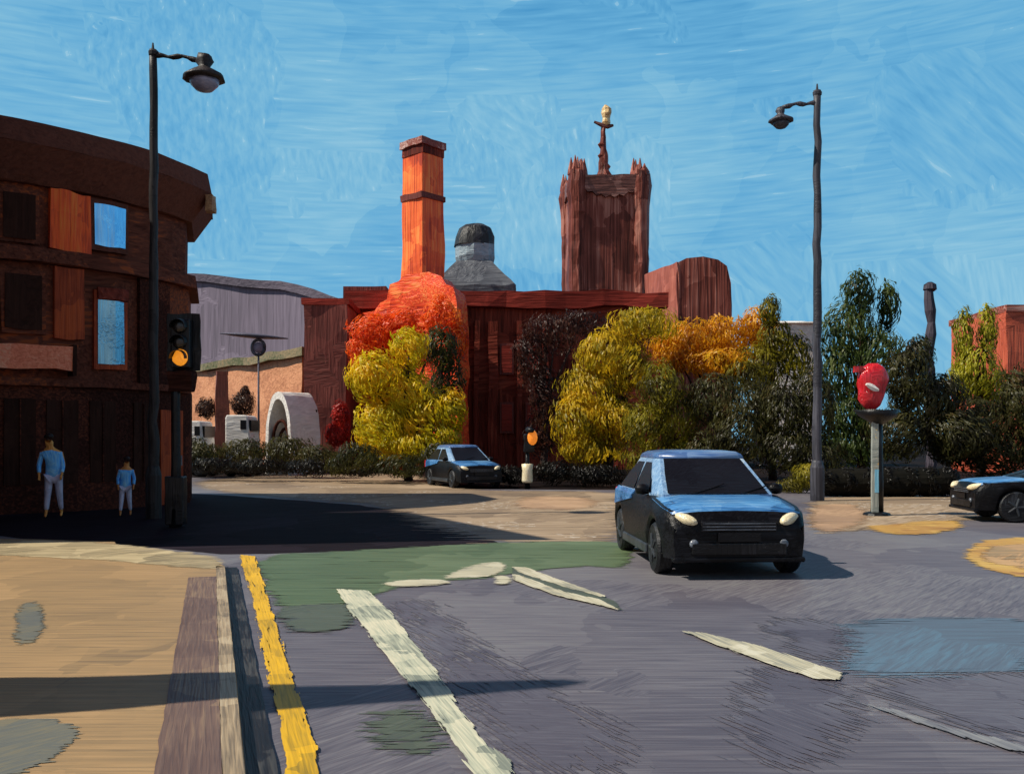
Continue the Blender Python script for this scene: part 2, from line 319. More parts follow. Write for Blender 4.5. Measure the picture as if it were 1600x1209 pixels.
def nb(): return bmesh.new()
def box(bm, c, s, rz=0, taper=1.0):
    c = Vector(c); vs = []
    for z in (-.5, .5):
        k = taper if z > 0 else 1
        for x, y in ((-.5,-.5),(.5,-.5),(.5,.5),(-.5,.5)):
            v = Vector((x*s[0]*k, y*s[1]*k, z*s[2])); v.rotate(Matrix.Rotation(rz, 3, 'Z')); vs.append(bm.verts.new(c+v))
    for f in ((0,1,2,3),(4,5,6,7),(0,1,5,4),(1,2,6,5),(2,3,7,6),(3,0,4,7)): bm.faces.new([vs[i] for i in f])
def prism(bm, pts, z0, z1, top=None):
    top = top or pts
    a = [bm.verts.new((p[0], p[1], z0)) for p in pts]; b = [bm.verts.new((p[0], p[1], z1)) for p in top]
    n = len(pts)
    for i in range(n): bm.faces.new((a[i], a[(i+1)%n], b[(i+1)%n], b[i]))
    bm.faces.new(a[::-1]); bm.faces.new(b)
def rings(bm, rr, cap=True):
    """loft closed rings of equal vertex count"""
    vv = [[bm.verts.new(p) for p in r] for r in rr]; n = len(vv[0])
    for a, b in zip(vv, vv[1:]):
        for i in range(n): bm.faces.new((a[i], a[(i+1)%n], b[(i+1)%n], b[i]))
    if cap: bm.faces.new(vv[0][::-1]); bm.faces.new(vv[-1])
    return vv
def lathe(bm, prof, c=(0,0,0), n=16, axis='z'):
    rr = []
    for r, h in prof:
        r = max(r, .0005); ring = []
        for i in range(n):
            a = 2*math.pi*i/n; x, y = r*math.cos(a), r*math.sin(a)
            p = {'z': (x, y, h), 'y': (x, h, y), 'x': (h, x, y)}[axis]
            ring.append(Vector(p)+Vector(c))
        rr.append(ring)
    rings(bm, rr)
def tube(bm, pts, rad, n=8):
    pts = [Vector(p) for p in pts]; rr = []
    if isinstance(rad, (int, float)): rad = [rad]*len(pts)
    for i, p in enumerate(pts):
        d = (pts[min(i+1, len(pts)-1)]-pts[max(i-1, 0)]).normalized()
        u = d.cross(Vector((0,1,0)) if abs(d.y) < .9 else Vector((1,0,0))).normalized(); v = d.cross(u)
        rr.append([p+(u*math.cos(2*math.pi*k/n)+v*math.sin(2*math.pi*k/n))*rad[i] for k in range(n)])
    rings(bm, rr)
def rough(bm, step, amp, freq=None, seed=0, zfix=None):
    """break long edges and let them wander, like a hand-worked edge"""
    freq = freq or .6/step
    for _ in range(5):
        long_ = [e for e in bm.edges if e.calc_length() > step]
        if not long_: break
        bmesh.ops.subdivide_edges(bm, edges=long_, cuts=1, use_grid_fill=True)
    for v in bm.verts:
        if zfix is not None and v.co.z <= zfix: continue
        v.co += noise.noise_vector(v.co*freq+Vector((seed*7.1, seed*3.3, 0)))*amp
def inset_poly(pts, d):
    """offset a closed ccw polygon outward by d"""
    n = len(pts); out = []
    for i in range(n):
        p0, p1, p2 = Vector(pts[i-1][:2]), Vector(pts[i][:2]), Vector(pts[(i+1)%n][:2])
        e1 = (p1-p0).normalized(); e2 = (p2-p1).normalized()
        n1 = Vector((e1.y, -e1.x)); n2 = Vector((e2.y, -e2.x)); m = (n1+n2)
        m = m/max(m.length_squared/2, .35)
        out.append((p1.x+m.x*d, p1.y+m.y*d))
    return out
def ragged(pts, step, amp, seed=0):
    out = []; n = len(pts)
    for i in range(n):
        a, b = Vector(pts[i]), Vector(pts[(i+1)%n]); k = max(1, int((b-a).length/step))
        for j in range(k):
            p = a.lerp(b, j/k); nv = noise.noise_vector(p*(1.3/step)+Vector((seed*5.7, 0, seed)))
            out.append(Vector((p.x+nv.x*amp, p.y+nv.y*amp*1.6, p.z)))
    return out
def sheet(name, pts, mat, z, step=.25, amp=.03, seed=0, structure=True, rim=0):
    """thin flat sheet on the ground (paint, patch); rim = width in metres over which it wears out"""
    pts = [Vector((p[0], p[1], 0)) for p in pts]
    ar = sum(a.x*b.y-b.x*a.y for a, b in zip(pts, pts[1:]+pts[:1]))
    if ar < 0: pts = pts[::-1]
    if rim > .03:      # round the corners
        pts = [q for a, b in zip(pts, pts[1:]+pts[:1]) for q in (a.lerp(b, .22), a.lerp(b, .78))]
    bm = nb(); lay = bm.verts.layers.float.new('edge')
    pp = ragged(pts, step, 0, seed) if amp or rim else pts
    def jit(p):
        nv = noise.noise_vector(p*(1.3/step)+Vector((seed*5.7, 0, seed))); return (p.x+nv.x*amp, p.y+nv.y*amp*1.6, z)
    if rim:      # a fine grid; 'edge' is the distance from the rim, the material wears the paint away below a threshold
        step_ = max(rim*.8, .03); P = [(p.x, p.y) for p in pp if True]
        P = [(p.x, p.y) for p in pts]; segs = list(zip(P, P[1:]+P[:1]))
        x0, x1 = min(p[0] for p in P)-rim, max(p[0] for p in P)+rim; y0, y1 = min(p[1] for p in P)-rim, max(p[1] for p in P)+rim
        nx, ny = int((x1-x0)/step_)+2, int((y1-y0)/step_)+2
        X, Y = np.meshgrid(x0+np.arange(nx)*step_, y0+np.arange(ny)*step_, indexing='ij')
        QX, QY = X.copy(), Y.copy()
        if amp:
            f = 1.3/step
            for a in range(nx):
                for b in range(ny):
                    nv = noise.noise_vector(Vector((X[a,b]*f+seed*5.7, Y[a,b]*f, seed))); QX[a,b] += nv.x*amp; QY[a,b] += nv.y*amp*1.6
        dist = np.full(X.shape, 1e9); inside = np.zeros(X.shape, bool)
        for (ax, ay), (bx, by) in segs:
            dx, dy = bx-ax, by-ay; t = np.clip(((QX-ax)*dx+(QY-ay)*dy)/(dx*dx+dy*dy+1e-12), 0, 1)
            dist = np.minimum(dist, np.hypot(QX-ax-t*dx, QY-ay-t*dy))
            if abs(dy) > 1e-9: inside ^= ((ay > QY) != (by > QY)) & (QX < dx*(QY-ay)/dy+ax)
        sd = np.where(inside, dist, -dist); E = np.clip(.42+sd/(1.7*rim), -.6, 1)
        vid = {}
        def vv(a, b):
            if (a, b) not in vid:
                v = bm.verts.new((X[a,b], Y[a,b], z)); v[lay] = float(E[a,b]); vid[(a,b)] = v
            return vid[(a,b)]
        K = np.maximum.reduce([E[:-1,:-1], E[1:,:-1], E[:-1,1:], E[1:,1:]]) > -.15
        for a, b in zip(*np.nonzero(K)): bm.faces.new((vv(a,b), vv(a+1,b), vv(a+1,b+1), vv(a,b+1)))
    else:
        vs = [bm.verts.new(jit(p) if amp else (p.x, p.y, z)) for p in pp]
        for v in vs: v[lay] = 1.0
        f = bm.faces.new(vs); bmesh.ops.triangulate(bm, faces=[f])
    bm.normal_update()
    bmesh.ops.reverse_faces(bm, faces=[f for f in bm.faces if f.normal.z < 0])
    me = bpy.data.meshes.new(name); bm.to_mesh(me); bm.free(); me.materials.append(mat)
    o = bpy.data.objects.new(name, me); col.objects.link(o)
    if structure: o['kind'] = 'structure'
    return o
def gp(lst, z=0): return [G(x, y, z) for x, y in lst]

# ================================================================== GROUND
def big_sheet():
    bm = nb(); s = 900
    vs = [bm.verts.new(p) for p in ((-s,-60,-.012),(s,-60,-.012),(s,1500,-.012),(-s,1500,-.012))]; bm.faces.new(vs)
    o = obj('ground', bm, M['verge']); o['kind'] = 'structure'
big_sheet()
sheet('road', [(-60,-20,0),(60,-20,0),(60,31,0),(8,31.5,0),(-7,33,0),(-11,43,0),(-60,43,0)], M['asphalt'], 0, .5, 0)
sheet('side_street_shade', gp([(-700,842),(-300,836),(0,838),(180,850),(345,866),(560,861),(700,862),(790,852),(720,826),(640,800),(560,789),(460,781),(320,772),(200,768),(-400,772)]), M['asphalt_shade'], .004, .5, .10, 3)  # street surface with the building's shadow painted in as darker asphalt
sheet('far_road', gp([(300,752),(430,741),(640,739),(700,766),(960,768),(975,782),(975,842),(860,848),(740,842),(660,812),(605,789),(470,779),(330,766)]), M['road_tan'], .0045, .5, .14, 5, rim=0.5)  # sunlit stretch of asphalt, the light painted in as tan
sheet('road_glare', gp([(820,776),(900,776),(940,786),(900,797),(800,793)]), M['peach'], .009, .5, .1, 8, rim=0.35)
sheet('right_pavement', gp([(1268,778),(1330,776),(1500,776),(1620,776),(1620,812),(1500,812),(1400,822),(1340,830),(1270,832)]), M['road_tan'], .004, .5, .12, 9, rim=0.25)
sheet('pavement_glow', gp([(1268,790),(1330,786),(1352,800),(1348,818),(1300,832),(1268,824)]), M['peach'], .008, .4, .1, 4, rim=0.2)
# green cycle box and worn edge
sheet('green_cycle_box', gp([(398,868),(560,860),(700,852),(800,847),(955,846),(985,852),(985,888),(900,884),(800,898),(640,912),(590,926),(545,944),(480,950),(428,948)]), M['green_lane'], .008, .3, .05, 2, rim=0.1)
sheet('worn_green_lane', gp([(430,948),(540,944),(552,960),(548,982),(500,990),(444,984)]), M['green_worn'], .0125, .2, .04, 6, rim=0.12)
sheet('worn_green_patch', gp([(585,1115),(640,1105),(690,1130),(680,1170),(620,1180),(580,1150)]), M['green_worn'], .0045, .2, .04, 16, rim=0.2)
# asphalt repairs
sheet('asphalt_patch', gp([(608,940),(668,936),(760,1020),(880,1090),(1010,1175),(960,1209),(830,1209),(760,1130),(715,1080),(650,995)]), M['asphalt_dark'], .004, .25, .04, 1, rim=0.3)
sheet('asphalt_patch', gp([(1190,1035),(1310,1066),(1335,1130),(1240,1215),(1150,1150),(1165,1090)]), M['asphalt_dark'], .0042, .25, .04, 2, rim=0.3)
sheet('asphalt_patch', gp([(1330,1074),(1480,1056),(1640,1050),(1640,1176),(1500,1130),(1400,1095)]), M['asphalt_dark'], .0044, .25, .04, 3, rim=0.3)
sheet('asphalt_patch', gp([(1330,968),(1640,965),(1640,1048),(1480,1054),(1330,1060),(1315,1010)]), M['asphalt_blue'], .0046, .25, .05, 4, rim=0.3)
sheet('asphalt_patch', gp([(1190,965),(1320,972),(1320,1040),(1260,1030)]), M['asphalt_dark'], .0048, .25, .05, 7, rim=0.3)
# painted markings
MK = .0165
sheet('white_lane_line', gp([(526,922),(574,924),(610,958),(650,1010),(690,1062),(718,1112),(760,1165),(798,1192),(802,1230),(750,1230),(712,1170),(672,1110),(630,1060),(588,1006),(548,958)]), M['white_paint'], MK, .12, .012, 1, rim=0.022)
sheet('stop_line', gp([(690,906),(722,890),(756,880),(788,880),(790,890),(770,902),(720,904)]), M['stop_paint'], MK, .12, .03, 2, rim=0.05)
sheet('stop_line', gp([(600,912),(650,906),(700,908),(698,914),(640,918),(604,916)]), M['stop_paint'], MK, .12, .03, 12, rim=0.05)
sheet('stop_line', gp([(775,900),(798,902),(796,914),(776,914)]), M['stop_paint'], MK, .12, .03, 13, rim=0.05)
sheet('lane_arrow_edge', gp([(800,888),(820,888),(890,916),(960,940),(974,956),(940,944),(880,926),(804,908)]), M['green_worn'], .013, .12, .01, 3, rim=0.03)
sheet('lane_arrow_line', gp([(800,887),(822,888),(888,912),(946,932),(942,935),(880,918),(812,896)]), M['cream_paint'], MK, .12, .008, 3, rim=0.02)
sheet('lane_arrow_line', gp([(800,898),(812,900),(880,926),(936,938),(974,957),(930,946),(870,932),(802,908)]), M['cream_paint'], MK, .12, .008, 4, rim=0.02)
sheet('centre_dash', gp([(1066,988),(1100,991),(1190,1012),(1316,1054),(1312,1065),(1270,1062),(1200,1040),(1110,1006)]), M['cream_paint'], MK, .12, .01, 5, rim=0.02)
sheet('centre_dash', gp([(1345,1100),(1400,1112),(1480,1138),(1620,1172),(1620,1182),(1520,1160),(1440,1132)]), M['light_streak'], .0125, .12, .01, 6, rim=0.02)
sheet('yellow_line', gp([(374,868),(398,870),(420,940),(438,1000),(456,1058),(476,1120),(494,1180),(500,1240),(446,1240),(444,1180),(434,1110),(420,1060),(406,990),(390,920)]), M['yellow_paint'], MK, .12, .012, 7, rim=0.012)
sheet('yellow_dash', gp([(1352,822),(1400,820),(1440,814),(1500,814),(1498,826),(1450,836),(1380,834)]), M['ochre_paint'], .0125, .3, .08, 8, rim=0.12)
sheet('island_marking', gp([(1508,872),(1518,854),(1545,842),(1700,836),(1700,912),(1600,902),(1540,890)]), M['ochre_paint'], .0085, .3, .05, 9, rim=0.08)
sheet('island_centre', gp([(1530,870),(1555,852),(1700,848),(1700,900),(1600,888),(1548,880)]), M['island_tan'], .0125, .3, .05, 10, rim=0.1)

# left pavement: a raised slab with a rounded corner; kerb strips along the road edge
PZ = .10
dirv = Vector((-.312, 1, 0)).normalized(); side = Vector((dirv.y, -dirv.x, 0))
k0 = Vector((-1.2, 4.335, 0))                                  # a point on the kerb edge
def kpt(s, off): return k0+dirv*s+side*off                     # along the kerb, off to the road side
far_end = 7.6
corner = [kpt(far_end, 0), kpt(far_end+.9, -.15), kpt(far_end+1.5, -.6), kpt(far_end+1.75, -1.3)]
left_far = [G(180, 846, PZ), G(60, 842, PZ), G(-300, 838, PZ), G(-1200, 836, PZ)]
bm = nb()
plan = [kpt(-8, 0)]+corner+left_far+[Vector((-40, -4, 0))]
plan = [(p.x, p.y) for p in plan]
prism(bm, plan, -.01, PZ)
o = obj('left_pavement', bm, M['slab'], bevel=.012); o['kind'] = 'structure'
def strip(name, o0, o1, mat, z, s0=-8, s1=far_end, seed=0, amp=.012):
    n = 40; pts = [kpt(s0+(s1-s0)*i/n, o0) for i in range(n+1)]+[kpt(s1-(s1-s0)*i/n, o1) for i in range(n+1)]
    return sheet(name, pts, mat, z, .15, amp, seed)
strip('kerb_stone', -.105, -.006, M['kerb_cream'], PZ+.004, seed=1, amp=.004)
strip('kerb_edging', -.40, -.105, M['kerb_brown'], PZ+.004, s1=far_end-.9, seed=2)
strip('gutter', .004, .15, M['gutter'], .0205, seed=3, s1=far_end+.5)
strip('kerb_face', -.001, .004, M['gutter'], .02, seed=3, amp=0)
sheet('pavement_far_edge', gp([(-300,842),(0,844),(120,846),(180,850),(330,868),(352,882),(330,890),(200,878),(0,866),(-300,864)], PZ), M['slab_far'], PZ+.004, .3, .05, 5, rim=0.08)
sheet('pavement_stain', gp([(-60,1130),(70,1120),(130,1140),(90,1180),(20,1215),(-60,1225)], PZ), M['slab_blue'], PZ+.004, .15, .03, 6, rim=0.07)
sheet('pavement_stain', gp([(30,945),(60,938),(70,975),(55,1005),(22,1006)], PZ), M['slab_blue'], PZ+.004, .15, .03, 7, rim=0.07)

# ================================================================== LEFT BUILDING
CUR = [(-170,20.2),(-60,20.6),(0,21.0),(60,21.5),(120,22.1),(180,22.8),(230,23.6),(270,24.4),(297,25.2)]
def cD(px):
    for (a, da), (b, db) in zip(CUR, CUR[1:]):
        if px <= b: return da+(db-da)*(px-a)/(b-a)
    return CUR[-1][1]
def cP(px): D = cD(px); return Vector((XX(px, D), D))
front = [cP(px) for px in range(-170, 297, 12)]+[cP(297)]
tail = [Vector((-9.2, 27.6)), Vector((-19, 27.6)), Vector((-19, 20.9))]
plan = [tuple(p) for p in front+tail]
pub = thing('corner_building', 'dark brown two storey corner building with curved front and deep overhanging cornice', 'building', (front[-1].x, front[-1].y, 0))
px_, py_ = pub.location.x, pub.location.y
def loc2(pl): return [(p[0]-px_, p[1]-py_) for p in pl]
def pubprism(name, off, z0, z1, mat, off2=None, st=.45, amp=.04, seed=0):
    bm = nb(); a = inset_poly(plan, off); b = inset_poly(plan, off if off2 is None else off2)
    prism(bm, loc2(a), z0, z1, loc2(b)); 
    for v in bm.verts: v.co += noise.noise_vector(v.co*1.1+Vector((seed,0,0)))*amp
    return obj(name, bm, mat, pub)
pubprism('ground_floor', 0, 0, 2.95, M['pub_soot'], amp=.02)
pubprism('wall', -.03, 2.95, 5.6, M['pub_dark'], seed=1)
pubprism('string_course', .20, 5.60, 5.92, M['pub_dark'], .14, seed=2)
pubprism('upper_wall', -.12, 5.92, 7.35, M['pub_dark'], seed=3)
pubprism('cornice', .05, 7.35, 8.1, M['pub_cornice'], .55, seed=4)
pubprism('parapet', .55, 8.1, 8.6, M['pub_cornice'], .45, seed=5)
pubprism('roof', .30, 8.6, 8.68, M['stone_lit'], .2, seed=6, amp=.02)
def facade(name, x0, x1, z0, z1, proud, mat, parent, depth=.12, amp=.02, n=6, back=-.05, slope=0, seed=0):
    """a slab that follows the curved front between two columns of the front"""
    bm = nb(); rr = []
    for i in range(n+1):
        px = x0+(x1-x0)*i/n; p = cP(px); t = (cP(px+2)-cP(px-2)).normalized(); nrm = Vector((t.y, -t.x))
        a = p+nrm*proud; b = p+nrm*back; zt = z1+slope*i/n; zb = z0+slope*i/n
        rr.append([Vector((a.x-px_, a.y-py_, zb)), Vector((a.x-px_, a.y-py_, zt)), Vector((b.x-px_, b.y-py_, zt)), Vector((b.x-px_, b.y-py_, zb))])
    rings(bm, rr)
    if amp:
        for v in bm.verts: v.co += noise.noise_vector(v.co*2.3+Vector((seed*3,0,0)))*amp
    return obj(name, bm, mat, parent)
facade('pilaster', 76, 138, 5.93, 7.33, .05, M['pub_orange'], pub, amp=.09)
facade('pilaster', 84, 128, 3.95, 5.58, .09, M['pub_brown'], pub, amp=.05)
facade('pilaster', 215, 262, 2.96, 5.58, .08, M['pub_soot'], pub, amp=.04, seed=2)
fr = facade('window', 141, 200, 6.08, 7.28, .02, M['pub_cornice'], pub, back=-.2, amp=.02)
facade('pane', 145, 195, 6.2, 7.16, .045, M['window_sky'], fr, back=0, amp=.05)
fr = facade('window', 146, 197, 3.3, 5.15, .06, M['pub_brown'], pub, amp=.03)
facade('pane', 151, 191, 3.42, 4.92, .085, M['window_dim'], fr, back=0, amp=.05)
facade('window_hood', 150, 196, 4.95, 5.22, .13, M['mill'], fr, back=.05, amp=.04)
fr = facade('window', 0, 62, 6.02, 7.2, -.02, M['pub_dark'], pub, amp=.03, seed=4)
facade('pane', 5, 56, 6.1, 7.1, .01, M['window_dark'], fr, back=0, amp=.03)
fr = facade('window', 0, 70, 4.0, 5.4, .06, M['pub_dark'], pub, amp=.03, seed=4)
facade('pane', 6, 64, 4.1, 5.3, .085, M['window_dark'], fr, back=0, amp=.03)
fa = facade('shop_fascia', -60, 106, 3.22, 3.74, .32, M['fascia'], pub, back=0, amp=.06, seed=5)
facade('bracket', 106, 112, 3.1, 3.8, .34, M['window_dark'], pub, back=0, amp=.02)
for a, b_ in ((6,56),(72,122),(140,180),(208,238)):
    w = facade('shop_window', a, b_, .65, 2.55, .03, M['window_dark'], pub, back=0, amp=.03)
    facade('glazing_bar', (a+b_)/2-1, (a+b_)/2+1, .66, 2.54, .06, M['pub_soot'], w, back=.03, amp=0)
facade('string_moulding', -160, 292, 2.86, 3.02, .12, M['pub_dark'], pub, back=-.02, amp=.03, n=30)
d = facade('door', 250, 284, .02, 2.4, .04, M['pub_brown'], pub, back=0, amp=.01)
facade('handle', 278, 280, 1.0, 1.25, .09, M['chrome'], d, back=.04, amp=0, n=2)
# lit stone corbel at the far end of the cornice
bm = nb(); e = inset_poly(plan, .50)[len(front)-1]; box(bm, (e[0]-px_+.04, e[1]-py_-.1, 7.82), (.22,.3,.42)); rough(bm, .12, .05, 4, 3)
obj('corbel', bm, M['stone_lit'], pub)

# brick block added out of view to shadow the side street
blk = thing('shadow_block', 'unseen dark brick block added to cast a shadow left of the corner building', 'building', (-12, 17, 0))
bm = nb(); P = [(-16,13.9),(-8.55,13.9),(-11.45,19.6),(-16,19.6)]; P = [(x+12, y-17) for x, y in P]
prism(bm, P, 0, 9.9); obj('wall', bm, M['pub_dark'], blk)
bm = nb(); prism(bm, inset_poly(P, .15), 9.9, 10.2); obj('parapet', bm, M['pub_cornice'], blk)
for z in (1.2, 4.4, 7.2):
    for x in (-14.6, -12.4, -10.3):
        bm = nb(); box(bm, (x+12, -3.11, z+.8), (1.1,.05,1.5)); w = obj('window', bm, M['pub_cornice'], blk)
        bm = nb(); box(bm, (x+12, -3.145, z+.8), (.9,.03,1.3)); obj('pane', bm, M['window_dark'], w)

# ================================================================== STREET LAMPS
def lamp(label, px, D, topy, side, army, headx, heady, mat, bowl, rad):
    base = (XX(px, D), D, 0); t = thing('street_lamp', label, 'street lamp', base, 0, 'street lamps on tall dark columns')
    H = ZZ(topy, D); s = D/F
    bm = nb(); pts = [(noise.noise(Vector((i*.7, px, 0)))*rad*.7, 0, H*i/24) for i in range(25)]
    pts[0] = (0,0,0)
    rr = [rad*(1.35-.40*i/24)*(1+.22*noise.noise(Vector((i*1.9, px, 3)))) for i in range(25)]
    tube(bm, pts, rr, 10); obj('pole', bm, mat, t, True)
    bm = nb(); lathe(bm, [(rad*1.9,0),(rad*1.9,.9),(rad*1.5,1.05),(rad*1.3,1.1)], n=12); obj('base', bm, mat, t)
    bm = nb(); tube(bm, [(pts[-1][0],0,H-.05),(pts[-1][0],0,H+.14*D/20)], [rad*.45, rad*.2], 6); lathe(bm, [(rad*1.2,H-.12),(rad*1.3,H-.05),(rad*.7,H)], n=8); obj('finial', bm, mat, t)
    az = ZZ(army, D); hx = XX(headx, D)-base[0]; hz = ZZ(heady, D); n = 10; sg = 1 if hx > 0 else -1
    bm = nb(); tube(bm, [(hx*i/n, 0, az+.02*math.sin(i*1.3)-.1*(i/n)**3) for i in range(n+1)], [rad*(.55+.2*math.sin(i*1.7)) for i in range(n+1)], 8); obj('arm', bm, mat, t, True)
    k = abs(bowl)
    bm = nb(); lathe(bm, [(.02,hz+k*1.15),(k*.30,hz+k*1.05),(k*.42,hz+k*.75),(k*.26,hz+k*.5),(k*.5,hz+k*.3),(k*1.0,hz),(k*1.02,hz-k*.12),(k*.85,hz-k*.2)], (hx+sg*k*.1,0,0), 18)
    for v in bm.verts: v.co += noise.noise_vector(v.co*6)*k*.12
    h = obj('lamp_head', bm, mat, t, True)
    bm = nb(); lathe(bm, [(k*.72,hz-k*.18),(k*.66,hz-k*.4),(k*.4,hz-k*.66),(.01,hz-k*.78)], (hx+sg*k*.1,0,0), 16); obj('glass_bowl', bm, M['lamp_glass'] if bowl > 0 else mat, h, True)
    return t
lamp('tall black street lamp in front of the dark corner building, with a pale glass bowl', 240, 20, 78, 1, 88, 316, 120, M['lamp_black'], .43, .085)
lamp('tall dark grey street lamp rising from shrubs, its lamp head reaching left', 1277, 26, 142, -1, 162, 1222, 188, M['lamp_grey'], -.32, .10)

# tapered stone column added out of view to throw a shadow across the foreground
cl = thing('shadow_column', 'unseen tapering stone column added to cast a shadow over the near pavement', 'shadow caster', (-5.2, 5.2, PZ))
bm = nb(); box(bm, (0,0,3.2), (.7,1.3,5.9), 0, .14); rough(bm, .3, .03, 2.5, 1); obj('shaft', bm, M['slab'], cl)
bm = nb(); box(bm, (0,0,.2), (1.0,1.3,.4)); obj('plinth', bm, M['slab_far'], cl, bevel=.02)
bm = nb(); lathe(bm, [(.09,6.13),(.06,6.25),(.01,6.35)], n=4); obj('tip', bm, M['slab'], cl)

# ================================================================== LEFT TRAFFIC SIGNAL
D = 18.0; bx = XX(286, D); s = D/F
ts = thing('traffic_light', 'black traffic light with backing board and lit amber lens in front of the corner building', 'traffic light', (bx, D, 0))
bm = nb(); tube(bm, [(-.14,0,0),(-.13,0,1.2),(-.14,0,2.4),(-.12,0,2.95)], [.12,.09,.085,.08], 10); obj('pole', bm, M['signal_black'], ts, True)
bm = nb(); box(bm, (-.14,.02,.5), (.34,.26,.9)); rough(bm, .2, .02, 3, 2); obj('control_box', bm, M['signal_black'], ts, bevel=.02)
bm = nb(); box(bm, (0,.04,(ZZ(490,D)+ZZ(580,D))/2), (.62,.04,ZZ(490,D)-ZZ(580,D))); rough(bm, .15, .03, 3, 5); obj('backing_board', bm, M['signal_black'], ts)
bm = nb(); box(bm, (0,-.08,(ZZ(500,D)+ZZ(576,D))/2), (.36,.2,ZZ(500,D)-ZZ(576,D))); hd = obj('signal_head', bm, M['signal_black'], ts, bevel=.03)
for i, py in enumerate((512,536,560)):
    z = ZZ(py, D); lit = i == 2
    bm = nb(); lathe(bm, [(.02,-.235),(.10,-.232),(.125 if not lit else .15,-.215),(.125 if not lit else .15,-.18)], (.02 if lit else 0,0,z), 16, 'y')
    if lit:
        for v in bm.verts: v.co += noise.noise_vector(v.co*8)*.03
    obj('lens', bm, M['amber'] if lit else M['lens_off'], hd, True)
    bm = nb(); n = 10
    rr = []
    for k in range(n+1):
        a = math.pi*(k/n)*1.05-.08; c, s_ = math.cos(a), math.sin(a)
        rr.append([Vector((c*.15,-.18,z+s_*.15)), Vector((c*.15,-.36,z+s_*.15-.02)), Vector((c*.14,-.36,z+s_*.14-.02)), Vector((c*.14,-.18,z+s_*.14))])
    rings(bm, rr); obj('hood', bm, M['signal_black'], hd)
bm = nb(); box(bm, (-.02,0,ZZ(596,D)), (.46,.26,.38)); rough(bm, .12, .05, 4, 6); obj('lower_box', bm, M['pub_soot'], ts, bevel=.03)

# small signal in the middle distance
D = 32.5; bx = XX(824, D)
t = thing('crossing_signal', 'small dark crossing signal with an orange light on a white banded post', 'signal', (bx, D, 0))
bm = nb(); tube(bm, [(0,0,0),(0,0,.8),(0,0,1.45)], [.09,.07,.06], 10); obj('post', bm, M['signal_black'], t, True)
bm = nb(); lathe(bm, [(.17,.22),(.19,.3),(.17,.62),(.20,.84),(.12,.86)], n=12); obj('white_band', bm, M['headlight'], t, True)
bm = nb(); box(bm, (.06,0,1.55), (.34,.26,.62)); rough(bm, .12, .04, 4, 4); hd = obj('signal_head', bm, M['signal_black'], t, bevel=.04)
bm = nb(); lathe(bm, [(.01,-.20),(.13,-.19),(.17,-.15),(.17,-.10)], (.17,0,1.74), 14, 'y')
for v in bm.verts: v.co.z = (v.co.z-1.74)*1.5+1.74
obj('lens', bm, M['amber_small'], hd, True)
bm = nb(); tube(bm, [(0,-.1,2.0),(.17,-.3,1.98)], [.1,.08], 8); obj('hood', bm, M['signal_black'], hd, True)

# red signal on the right
D = 20.9; bx = XX(1370, D); s = D/F
t = thing('red_signal', 'bright red rounded signal head with a painted white highlight on a pale post', 'signal', (bx, D, 0))
bm = nb(); zt = ZZ(655, D)
tube(bm, [(0,0,0),(.02,0,.7),(0,0,1.4),(0,0,zt)], [.14,.12,.125,.12], 12); obj('post', bm, M['signal_black'], t, True)
for nm, z0, z1, m, w, dx in (('pale_strip',0,zt-.05,'post_pale',.13,-.075),('orange_strip',1.0,1.9,'ochre_paint',.07,-.05),('blue_strip',.5,1.0,'post_blue',.08,-.05)):
    bm = nb(); n = 8; rr = []
    for k in range(n+1):
        z = z0+(z1-z0)*k/n; x = dx+.012*noise.noise(Vector((z*3,0,1))); yy = -.135-(0 if nm == 'pale_strip' else .012)
        rr.append([Vector((x-w/2,yy+.02,z)), Vector((x+w/2,yy,z)), Vector((x+w/2,yy+.08,z)), Vector((x-w/2,yy+.10,z))])
    rings(bm, rr); obj(nm, bm, M[m], t)
zc = ZZ(605, D)
bm = nb(); rr = []          # rounded upright head, a little lopsided, flatter than it is wide
for u in [k/12 for k in range(13)]:
    h = -.50+1.02*u; wd_ = .31*(1-abs(2*u-1)**3.2*.72)*(1.06-.12*math.sin(u*5))
    rr.append([Vector((-.10+.05*(u-.5)+math.copysign(abs(math.cos(a))**.7, math.cos(a))*wd_, math.copysign(abs(math.sin(a))**.7, math.sin(a))*wd_*.5, zc+h)) for a in [2*math.pi*j/16 for j in range(16)]])
rings(bm, rr)
for v in bm.verts: v.co += noise.noise_vector(v.co*7)*.035
h = obj('signal_head', bm, M['red_head'], t, True)
bm = nb(); lathe(bm, [(.01,-.165),(.14,-.15),(.2,-.12),(.2,-.05)], (-.10,0,zc+.02), 16, 'y'); obj('lens', bm, M['lens_red'], h, True)
bm = nb(); box(bm, (XX(1340,D)-bx,-.05,ZZ(577,D)), (.22,.10,.13), 0, .8); rough(bm, .08, .02, 6, 2); obj('side_flag', bm, M['red_head'], h)
bm = nb(); rr = []
for k in range(9):
    u = k/8; x = -.30+.27*u; w = .15*math.sin(math.pi*(.10+.75*u))*(1.1-.3*u); z = zc+.05-.12*u
    rr.append([Vector((x,-.19,z-w/2)), Vector((x,-.215,z)), Vector((x,-.19,z+w/2)), Vector((x,-.12,z))])
rings(bm, rr); obj('white_highlight', bm, M['white_highlight'], h)  # highlight on the red head, modelled as a white wedge
bm = nb(); lathe(bm, [(.06,zt-.16),(.2,zt-.05),(.38,zt+.06),(.46,zt+.2),(.40,zt+.18),(.1,zt+.1)], (0,0,0), 16)
for v in bm.verts: v.co += noise.noise_vector(v.co*4)*.04
obj('bracket', bm, M['signal_black'], t, True)
bm = nb(); lathe(bm, [(.3,0),(.28,.05),(.16,.08)], n=12); obj('foot', bm, M['signal_black'], t)

